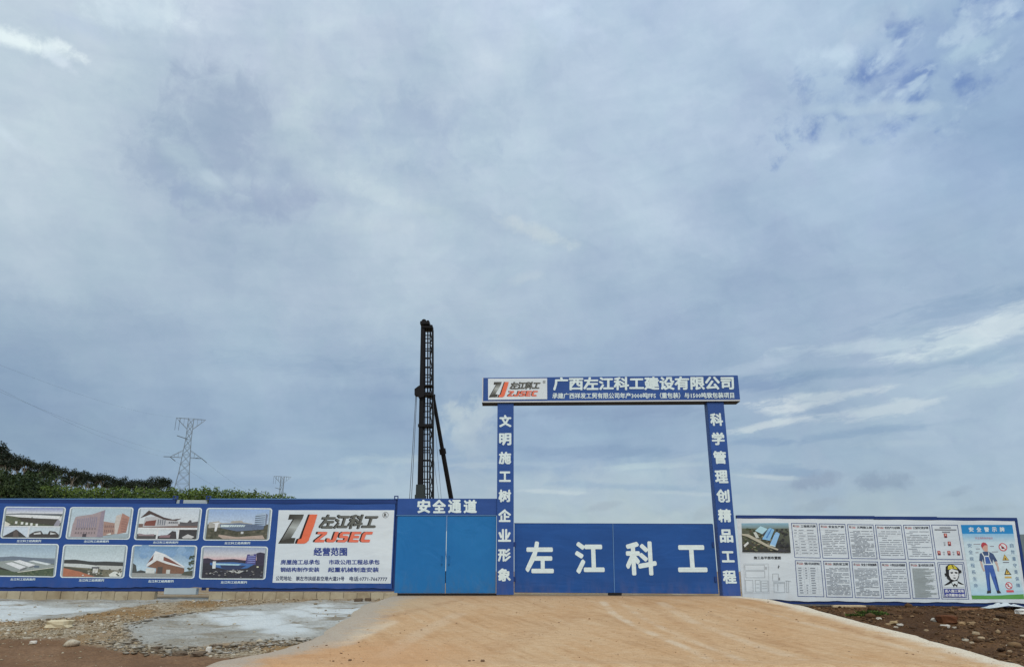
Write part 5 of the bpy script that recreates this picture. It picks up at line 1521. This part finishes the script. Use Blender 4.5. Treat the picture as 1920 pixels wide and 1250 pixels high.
for k, p in enumerate((E2[3], E2[2])):
    o = sag(p + Vector((1, .8, -.9)), Vector((p.x + 30, p.y + 120, 3)), 6, .04).build('power_line', M_WIRE, None, loc=p)
    tag(o, 'thin power line leaving the far pylon and dropping behind the hoarding', 'power line', 'power lines beyond the far pylon')

# ------------------------------------------------------------------ trees
def foliage_mat(name, dark, light):
    def f(t, b):
        a = t.node('ShaderNodeAttribute'); a.attribute_name = 'Col'
        oi = t.node('ShaderNodeObjectInfo').outputs['Random']
        s_ = t.node('ShaderNodeSeparateColor'); t.l.new(a.outputs['Color'], s_.inputs[0])
        col = t.mix(s_.outputs[0], L(dark), L(light))
        col = t.mix(t.math('MULTIPLY', oi, .5), col, t.mix(s_.outputs[0], L((dark[0] * .8, dark[1] * .85, dark[2] * .9)), L((light[0] * 1.12, light[1] * 1.05, light[2] * .8))))
        t.put(b.inputs['Base Color'], col); b.inputs['Roughness'].default_value = .65; b.inputs['Specular IOR Level'].default_value = .25
    return material(name, f)
M_EUC  = foliage_mat('tall_eucalyptus_leaf', (24, 34, 26), (58, 68, 50))
M_YNG  = foliage_mat('young_eucalyptus_leaf', (58, 78, 32), (114, 134, 64))
M_DENS = foliage_mat('dense_dark_leaf', (28, 42, 20), (66, 82, 44))
M_BARK = plain('pale_bark', (150, 140, 126), .85, .25, .8)
def crown_mesh(name, clumps, n, leaf, mat, seed, spread=1.0):
    """Leaf-sized blades scattered through several clumps; blade tone varies by blade."""
    g = np.random.default_rng(seed)
    vol = np.array([c_[3] * c_[4] * c_[5] for c_ in clumps]) ** .7; vol /= vol.sum()
    idx = g.choice(len(clumps), n, p=vol)
    C_ = np.array([c_[:3] for c_ in clumps])[idx]; Rr = np.array([c_[3:6] for c_ in clumps])[idx]
    d = g.normal(size=(n, 3)); d /= np.linalg.norm(d, axis=1)[:, None]
    r_ = g.random(n) ** .45
    P_ = C_ + d * Rr * r_[:, None] * spread
    ax = g.normal(size=(n, 3)); ax[:, 2] -= .5; ax /= np.linalg.norm(ax, axis=1)[:, None]
    bx_ = np.cross(ax, g.normal(size=(n, 3))); bx_ /= np.linalg.norm(bx_, axis=1)[:, None]
    ln = leaf * g.uniform(.6, 1.5, n)[:, None]; wd = leaf * g.uniform(.25, .55, n)[:, None]
    v = np.stack([P_ - ax * ln, P_ + bx_ * wd, P_ + ax * ln, P_ - bx_ * wd], 1).reshape(-1, 3)
    me = bpy.data.meshes.new(name)
    me.vertices.add(len(v)); me.vertices.foreach_set('co', v.ravel())
    me.loops.add(4 * n); me.loops.foreach_set('vertex_index', np.arange(4 * n))
    me.polygons.add(n); me.polygons.foreach_set('loop_start', np.arange(n) * 4); me.polygons.foreach_set('loop_total', np.full(n, 4))
    me.update(calc_edges=True)
    tone = np.clip(g.normal(.45, .25, n), 0, 1)
    at = me.color_attributes.new('Col', 'FLOAT_COLOR', 'CORNER')
    at.data.foreach_set('color', np.repeat(np.stack([tone, tone, tone, np.ones(n)], -1), 4, 0).ravel().astype(np.float32))
    me.materials.append(mat)
    return me
def trunk_mesh(name, h, r0, limbs, seed):
    m = MB(); r_ = random.Random(seed)
    pts = [Vector((0, 0, 0))]
    for i in range(1, 6): pts.append(Vector((r_.uniform(-.02, .02) * h, r_.uniform(-.02, .02) * h, h * i / 5)))
    for i in range(5): m.tube(pts[i], pts[i + 1], r0 * (1 - i * .17), r0 * (1 - (i + 1) * .17), 7, False)
    for (x, y, z, z0) in limbs:
        p = Vector((0, 0, z0)); m.tube(p, Vector((x, y, z)), r0 * .4, r0 * .15, 5, False)
    me = bpy.data.meshes.new(name); me.from_pydata(m.v, [], m.f); me.materials.append(M_BARK)
    return me
def make_kind(kind, seed):
    g = random.Random(seed); cl, limbs = [], []
    if kind == 'tall':      # 18 m, bare stem, tufted open crown
        for k in range(g.randint(6, 9)):
            z = g.uniform(15.9, 17.4) if k else g.uniform(13.5, 15); a = g.uniform(0, 6.28); rr_ = g.uniform(.2, 1.5) * (1.25 - (z - 11) / 11)
            s_ = g.uniform(.5, .8) if k else .4; cl.append((math.cos(a) * rr_, math.sin(a) * rr_, z, s_, s_, s_ * .85)); limbs.append((cl[-1][0], cl[-1][1], z, z - 1.6))
        cl.append((0, 0, 17.4, .7, .7, .9))
        return crown_mesh('crown', cl, 900, .16, M_EUC, seed), trunk_mesh('trunk', 17.2, .17, limbs, seed)
    if kind == 'young':     # 8 m, narrow feathery cone
        for k in range(9):
            f = k / 8; z = 1.2 + 6.6 * f; s_ = (1.0 - f) * .7 + .36
            a = g.uniform(0, 6.28); cl.append((math.cos(a) * .3 * (1 - f), math.sin(a) * .3 * (1 - f), z, s_, s_, .75))
        return crown_mesh('crown', cl, 2300, .115, M_YNG, seed), trunk_mesh('trunk', 7.8, .07, [], seed)
    for k in range(12):     # dense broad tree
        a = g.uniform(0, 6.28); rr_ = g.uniform(.3, 2.8); z = g.uniform(2.5, 9.2); q_ = 1 - max(0, z - 6) / 5
        s_ = g.uniform(1.0, 1.9); cl.append((math.cos(a) * rr_ * q_, math.sin(a) * rr_ * q_, z, s_, s_, s_ * .8)); limbs.append((cl[-1][0], cl[-1][1], z, z * .5))
    return crown_mesh('crown', cl, 4200, .17, M_DENS, seed), trunk_mesh('trunk', 8.5, .22, limbs, seed)
KIND = {k: [make_kind(k, 40 + 7 * i + len(k)) for i in range(4)] for k in ('tall', 'young', 'dense')}
HT = {'tall': 18.4, 'young': 8.75, 'dense': 10.9}
NAME = {'tall': 'eucalyptus_tree', 'young': 'young_eucalyptus', 'dense': 'broadleaf_tree'}
def tree(kind, px, py, Y, label, group, wide=1.0):
    """A tree standing at depth Y whose tip reaches photo pixel (px, py)."""
    tip = W(px, py, Y); g = -.15
    k = (tip.z - g) / HT[kind]
    o = thing(NAME[kind], (tip.x, Y, g), label, 'tree', group)
    cm, tm = rr.choice(KIND[kind])
    for nm, me in (('trunk', tm), ('crown', cm)): add_obj(nm, me, o)
    o.scale = (k * wide, k * wide, k); o.rotation_euler = (0, 0, rr.uniform(0, 6.28))
    return o
def line_y(pts, x): return float(np.interp(x, [p[0] for p in pts], [p[1] for p in pts]))
# far row of tall eucalyptus with sky between the stems
TOP = [(-30, 838), (0, 836), (30, 850), (60, 856), (100, 868), (130, 876), (200, 888), (260, 893), (300, 892), (320, 890)]
tall_x = [-24, -8, 6, 18, 30, 41, 52, 62, 74, 84, 93, 104, 112, 122, 131, 140, 150, 160, 168, 177, 186, 196, 207, 216, 226, 236, 246, 256, 266, 276, 286, 296]
for x in tall_x:
    y = line_y(TOP, x) + rr.uniform(-4, 5)
    tree('tall', x, y, rr.uniform(135, 165), 'tall thin eucalyptus in the far row above the bright green young trees', 'tall eucalyptus in the far row', rr.uniform(.9, 1.3))
for x, y in ((306, 891), (315, 893)):
    tree('tall', x, y, 150, 'tall eucalyptus of the pair standing apart, just left of the larger pylon', 'pair of eucalyptus beside the pylon', 1.0)
tree('tall', 4, 825, 92, 'tallest dark eucalyptus at the far left edge', None, 1.25)
tree('tall', 14, 838, 96, 'tall dark eucalyptus just right of the tallest one at the left edge', None, 1.2)
for x, y, Y in ((-30, 848, 84), (-8, 856, 80), (14, 852, 86), (28, 862, 82), (44, 858, 88), (58, 866, 84), (70, 868, 90), (84, 878, 86), (-20, 880, 70), (10, 884, 70), (38, 886, 72), (66, 892, 74), (88, 900, 78)):
    tree('dense', x, y, Y, 'dense dark green tree in the thick clump at the left edge', 'dense trees at the left edge', rr.uniform(.85, 1.1))
YT = [(80, 906), (100, 905), (150, 906), (220, 910), (260, 909), (320, 909), (350, 910), (390, 908), (420, 911), (460, 914), (500, 917), (530, 922), (545, 926), (556, 931)]
x = 86.0
while x < 556:
    tree('young', x, line_y(YT, x) + rr.uniform(-6, 5), rr.uniform(76, 84), 'young eucalyptus in the front row above the hoarding', 'front row of young eucalyptus', rr.uniform(1.05, 1.45))
    x += rr.uniform(6, 8.5)
x = 92.0
while x < 540:
    tree('young', x, line_y(YT, x) + rr.uniform(-5, 5), rr.uniform(90, 104), 'young eucalyptus in the row behind the front row', 'second row of young eucalyptus', rr.uniform(1.2, 1.6))
    x += rr.uniform(7, 10)

# ------------------------------------------------------------------ rubble, stones and litter
def rock_arrays(n, seed):
    bm = bmesh.new(); bmesh.ops.create_icosphere(bm, subdivisions=1, radius=1.0)
    v = np.array([q.co[:] for q in bm.verts]); f = np.array([[q.index for q in p.verts] for p in bm.faces]); bm.free()
    return v, f
def scatter(name, pts, sizes, mat, seed, flat=.6, group_kind='stuff', tones=None):
    g = np.random.default_rng(seed); v, f = rock_arrays(1, seed)
    n = len(pts); nv = len(v)
    V = np.zeros((n, nv, 3))
    for i in range(n):
        d = v * (1 + g.uniform(-.35, .35, (nv, 1))) * sizes[i] * np.array([g.uniform(.7, 1.4), g.uniform(.7, 1.3), g.uniform(.45, 1.0) * flat * 1.3])
        a = g.uniform(0, 6.28); c_, s_ = math.cos(a), math.sin(a)
        V[i] = np.stack([d[:, 0] * c_ - d[:, 1] * s_, d[:, 0] * s_ + d[:, 1] * c_, d[:, 2]], -1) + pts[i] + np.array([0, 0, sizes[i] * .25])
    F = (f[None] + (np.arange(n) * nv)[:, None, None]).reshape(-1, 3)
    me = bpy.data.meshes.new(name)
    me.vertices.add(n * nv); me.vertices.foreach_set('co', V.ravel())
    me.loops.add(F.size); me.loops.foreach_set('vertex_index', F.ravel())
    me.polygons.add(len(F)); me.polygons.foreach_set('loop_start', np.arange(len(F)) * 3); me.polygons.foreach_set('loop_total', np.full(len(F), 3))
    me.update(calc_edges=True)
    tn = g.random(n) if tones is None else tones
    at = me.color_attributes.new('Col', 'FLOAT_COLOR', 'POINT')
    at.data.foreach_set('color', np.repeat(np.stack([tn, tn, tn, np.ones(n)], -1), nv, 0).ravel().astype(np.float32))
    me.materials.append(mat)
    o = add_obj(name, me); tag(o, kind='stuff')
    return o
def stone_mat(name, stops):
    def f(t, b):
        a = t.node('ShaderNodeAttribute'); a.attribute_name = 'Col'
        s_ = t.node('ShaderNodeSeparateColor'); t.l.new(a.outputs['Color'], s_.inputs[0])
        col = t.ramp(s_.outputs[0], [(p, L(c_)) for p, c_ in stops])
        col = t.mix(t.rng(t.noise(pos(t), 30, 4, .6), .4, .7, 0, .4), col, L((100, 84, 66)))
        t.put(b.inputs['Base Color'], col); b.inputs['Roughness'].default_value = .92; b.inputs['Specular IOR Level'].default_value = .2
    return material(name, f)
M_GRAV = stone_mat('gravel_stones', [(0, (120, 102, 80)), (.35, (160, 142, 114)), (.7, (188, 172, 146)), (.95, (206, 194, 172)), (1, (220, 214, 200))])
M_GRIT = stone_mat('driveway_grit', [(0, (140, 104, 74)), (.4, (180, 142, 104)), (1, (222, 200, 172))])
M_CLOD = stone_mat('soil_clods', [(0, (58, 40, 28)), (.55, (92, 66, 44)), (.88, (120, 92, 64)), (.985, (150, 122, 90)), (1, (190, 170, 138))])
M_RUBB = stone_mat('broken_concrete', [(0, (112, 98, 80)), (.4, (146, 134, 116)), (.8, (170, 164, 152)), (1, (196, 190, 180))])
def mask_at(M, X, Y):
    i = np.clip(np.searchsorted(gy, Y), 1, len(gy) - 1); j = np.clip(np.searchsorted(gx, X), 1, len(gx) - 1)
    return M[i, j]
g = np.random.default_rng(11)
def sample(n, x0, x1, y0, y1, keep):
    X = g.uniform(x0, x1, n); Y = g.uniform(y0, y1, n)
    k = g.random(n) < keep(X, Y); X, Y = X[k], Y[k]
    return np.stack([X, Y, Hrough(X, Y)], -1)
notconc = lambda X, Y: np.clip(1 - 1.15 * mask_at(concA + concB, X, Y), 0.02, 1) * (X < XL(Y) - .1)
pts = sample(36000, -16.5, -3.0, 14.2, 22.7, lambda X, Y: notconc(X, Y) * (1 - .95 * mask_at(redd, X, Y)) * (.22 + .78 * sstep(vnoise(X, Y, 1.1, 61, 4), .40, .60)))
scatter('gravel', pts, np.where(g.random(len(pts)) < .02, 2.2, 1.0) * (g.gamma(1.5, .0075, len(pts)) + .006), M_GRAV, 21)
pts = sample(20000, 2.5, 16.5, 14.6, 22.8, lambda X, Y: (X > XR(Y) + .12) * (.2 + .8 * sstep(vnoise(X, Y, 1.0, 62, 4), .42, .60)))
scatter('soil_clods', pts, np.where(g.random(len(pts)) < .03, 2.6, 1.0) * (g.gamma(1.5, .0085, len(pts)) + .007), M_CLOD, 22)
pts = sample(5200, -8.0, 12.0, 14.7, 22.5, lambda X, Y: 1.0 * (X > XL(Y) + .1) * (X < XR(Y) - .05) * (.25 + .75 * (vnoise(X, Y, .8, 44, 3) > .52)))
pts[:, 2] = prof(pts[:, 1])
scatter('loose_grit', pts, g.gamma(1.2, .003, len(pts)) + .003, M_GRIT, 24)
# broken concrete along the front edge of the left slab
edge = gpoly([(196, 1200), (235, 1213), (300, 1222), (360, 1226), (420, 1221), (470, 1213), (520, 1207), (560, 1203)])
pts = []
for (xa_, ya_), (xb_, yb_) in zip(edge[:-1], edge[1:]):
    for _ in range(130):
        f = g.random(); pts.append((xa_ + (xb_ - xa_) * f + g.normal(0, .3), ya_ + (yb_ - ya_) * f + abs(g.normal(0, .30)) - .12))
pts = np.array(pts); pts = np.concatenate([pts, Hrough(pts[:, 0], pts[:, 1])[:, None]], 1)
edge2 = gpoly([(225, 1190), (255, 1168), (285, 1157), (330, 1150), (372, 1148)])
p2_ = []
for (xa_, ya_), (xb_, yb_) in zip(edge2[:-1], edge2[1:]):
    for _ in range(40):
        f = g.random(); p2_.append((xa_ + (xb_ - xa_) * f + g.normal(0, .12), ya_ + (yb_ - ya_) * f + g.normal(0, .12)))
p2_ = np.array(p2_); p2_ = np.concatenate([p2_, Hrough(p2_[:, 0], p2_[:, 1])[:, None]], 1)
pts = np.concatenate([pts, p2_])
scatter('broken_concrete', pts, g.gamma(1.4, .014, len(pts)) + .008, M_RUBB, 23, .3)

def chunk(name, px, py, w_, h_, d_, rgb, label, cat, group=None, seed=0, H=None, rough_=.12):
    """A single irregular lump resting on the ground at a photo pixel (its base)."""
    p = ground_hit(px, py, Hs) if H is None else H(px, py)
    bm = bmesh.new(); bmesh.ops.create_cube(bm, size=1.0)
    bmesh.ops.bevel(bm, geom=bm.edges[:], offset=.16, segments=1, affect='EDGES')
    bmesh.ops.subdivide_edges(bm, edges=bm.edges[:], cuts=1, use_grid_fill=True)
    for v in bm.verts:
        v.co += Vector(mnoise.noise_vector(v.co * 2.3 + Vector((seed * 3.1, 0, seed)))) * rough_
        v.co = Vector((v.co.x * w_, v.co.y * d_, max(v.co.z + .44, 0) * h_))
    me = bpy.data.meshes.new(name); bm.to_mesh(me); bm.free()
    key = 'stone_%d_%d_%d' % rgb
    me.materials.append(MATS.get(key) or plain(key, rgb, .9, .2, 14, 0, .5, 30, .2))
    o = add_obj(name, me, None, p - Vector((0, 0, .012)))
    o.rotation_euler = (0, 0, rr.uniform(-.5, .5))
    return tag(o, label, cat, group)
o = chunk('broken_block', 111, 1176, .52, .19, .3, (214, 200, 168), 'pale cream broken block lying on the gravel at the left', 'block', None, 2, None, .2); o.rotation_euler = (0, 0, .15)
o = chunk('broken_block', 62, 1205, .13, .06, .1, (226, 218, 206), 'small white block lying on the red dirt at the lower left', 'block', None, 3)
o = chunk('stone', 391, 1222, .10, .12, .1, (216, 210, 200), 'small upright white stone in the broken concrete rubble', 'stone', None, 4)
for k, (px, py, s_) in enumerate(((293, 1216, .2), (338, 1227, .22), (372, 1228, .26), (430, 1213, .16), (405, 1212, .2), (298, 1221, .14), (250, 1205, .2), (455, 1216, .14))):
    chunk('concrete_lump', px, py, s_ * 1.0, s_ * .32, s_, (112, 96, 80), 'dark brown broken lump in the rubble along the front of the grey slab', 'rubble', 'dark lumps in the rubble', 10 + k, None, .25)
for k, (px, py) in enumerate(((690, 1126), (706, 1122), (672, 1127), (660, 1121), (560, 1120), (610, 1121), (642, 1120))):
    chunk('stone', px, py, .16 + .03 * (k % 3), .10, .13, (104, 88, 72), 'brown stone at the foot of the tan blocks near the driveway', 'stone', 'stones at the foot of the blocks', 30 + k)
onr = lambda px, py: on_ramp(px, py)
for k, (px, py, s_) in enumerate(((800, 1238, .03), (905, 1240, .055), (880, 1239, .035), (888, 1238, .03), (656, 1238, .045), (625, 1239, .03))):
    chunk('stone', px, py, s_ * 1.3, s_, s_, (120, 96, 74), 'small brown stone near the front edge of the driveway', 'stone', 'stones on the front edge of the driveway', 50 + k, onr)
for k, (px, py) in enumerate(((1318, 1141), (1333, 1146), (1383, 1162), (1417, 1178), (1432, 1185), (1592, 1221), (1700, 1224), (1712, 1226), (1878, 1238), (720, 1166), (790, 1180), (612, 1209), (640, 1224), (1048, 1166))):
    chunk('stone', px, py, .04, .022, .035, (120, 92, 68), 'tiny dark stone lying loose on the driveway', 'stone', 'tiny stones on the driveway', 70 + k, onr)
right = [(1648, 1160, 0.111, (207, 198, 183)), (1676, 1168, 0.145, (180, 156, 118)), (1688, 1173, 0.128, (206, 198, 185)), (1680, 1176, 0.085, (196, 185, 167)), (1665, 1171, 0.102, (171, 145, 111)),
         (1757, 1165, 0.221, (207, 200, 187)), (1772, 1176, 0.170, (207, 200, 189)), (1790, 1177, 0.085, (198, 189, 174)), (1803, 1169, 0.136, (174, 145, 109)), (1822, 1170, 0.153, (163, 136, 104)),
         (1868, 1162, 0.119, (171, 147, 115)), (1810, 1200, 0.102, (198, 189, 171)), (1822, 1205, 0.085, (189, 172, 147)), (1840, 1197, 0.119, (189, 165, 133)), (1830, 1188, 0.128, (180, 160, 131)),
         (1737, 1182, 0.085, (180, 156, 126)), (1710, 1155, 0.076, (161, 132, 99)), (1890, 1210, 0.068, (198, 187, 171)), (1893, 1221, 0.076, (180, 156, 126)), (1918, 1192, 0.085, (189, 172, 147))]
for k, (px, py, s_, c_) in enumerate(right):
    wh = c_[2] > 160
    chunk('stone', px, py, s_ * 1.15, s_ * .5, s_ * .8, c_, 'white stone lying on the brown soil below the notice hoarding' if wh else 'tan stone lying on the brown soil below the notice hoarding', 'stone',
          'white stones on the brown soil' if wh else 'tan stones on the brown soil', 90 + k, None, .2)
chunk('soil_heap', 1776, 1168, .42, .22, .34, (104, 66, 44), 'small reddish brown heap of earth among the white stones', 'heap', None, 120, None, .2)
o = chunk('plank', 1592, 1137.5, .95, .07, .14, (206, 184, 150), 'pale plank lying along the foot of the notice hoarding', 'plank', None, 121, None, .03); o.rotation_euler = (0, 0, -.02)
o = chunk('plank', 1822, 1142, .8, .05, .12, (156, 108, 78), 'thin reddish plank on the soil below the safety poster', 'plank', None, 122, None, .05); o.rotation_euler = (0, 0, .03)
chunk('stone', 1917, 1150, .3, .14, .25, (232, 228, 220), 'large white lump on the soil at the right edge', 'stone', None, 123, None, .2)

# crumpled plastic sheet at the foot of the poster
p0 = ground_hit(1884, 1140, Hs); m = MB(); n_ = 18
hh = lambda a, b: .20 * max(0, 1 - abs(a) ** 1.6) * (.5 + .9 * abs(mnoise.noise(Vector((a * 2.2, b * 2.2, 3.3))))) * (1 - .6 * abs(b)) + .012
idx = {}
vsx = [(p0.x + a * .62, p0.y - .05 + b * .22, p0.z + hh(a, b)) for b in np.linspace(-1, 1, 10) for a in np.linspace(-1, 1, n_)]
m.mesh(vsx, [(j * n_ + i, j * n_ + i + 1, (j + 1) * n_ + i + 1, (j + 1) * n_ + i) for j in range(9) for i in range(n_ - 1)])
M_FILM = plain('white_film', (206, 212, 216), .35, .1, 6)
o = m.build('plastic_sheet', M_FILM, None, loc=p0, fix=False); tag(o, 'crumpled white plastic sheet at the foot of the safety poster', 'sheet')
sm_ = o.modifiers.new('thickness', 'SOLIDIFY'); sm_.thickness = .004

# weeds on the brown soil
M_WEED = foliage_mat('weed_leaf', (44, 62, 30), (96, 118, 60))
def weed(px, py, w_, h_, label):
    p = ground_hit(px, py, Hs); g_ = random.Random(int(px)); m = MB(); tones = []
    for i in range(150):
        a = g_.uniform(0, 6.28); r_ = w_ * g_.random() ** .6; b = Vector((p.x + math.cos(a) * r_, p.y + math.sin(a) * r_ * .7, p.z - .01))
        d = Vector((math.cos(a) * .5 + g_.uniform(-.4, .4), math.sin(a) * .5 + g_.uniform(-.4, .4), 1.0)).normalized() * h_ * g_.uniform(.4, 1.1)
        s_ = d.cross(Vector((g_.random(), g_.random(), .2))).normalized() * .016
        t_ = g_.random()
        m.face([b - s_, b + d * .55 - s_ * 1.6, b + d, b + d * .55 + s_ * 1.6], (t_, t_, t_, 1))
    o = m.build('weed', M_WEED, None, loc=p, fix=False); return tag(o, label, 'weed')
weed(1632, 1151, .36, .13, 'larger green weed on the brown soil under the notice hoarding')
weed(1605, 1154, .26, .07, 'low flat green weed just left of the larger weed')
weed(1652, 1152, .2, .08, 'small green weed just right of the larger weed')
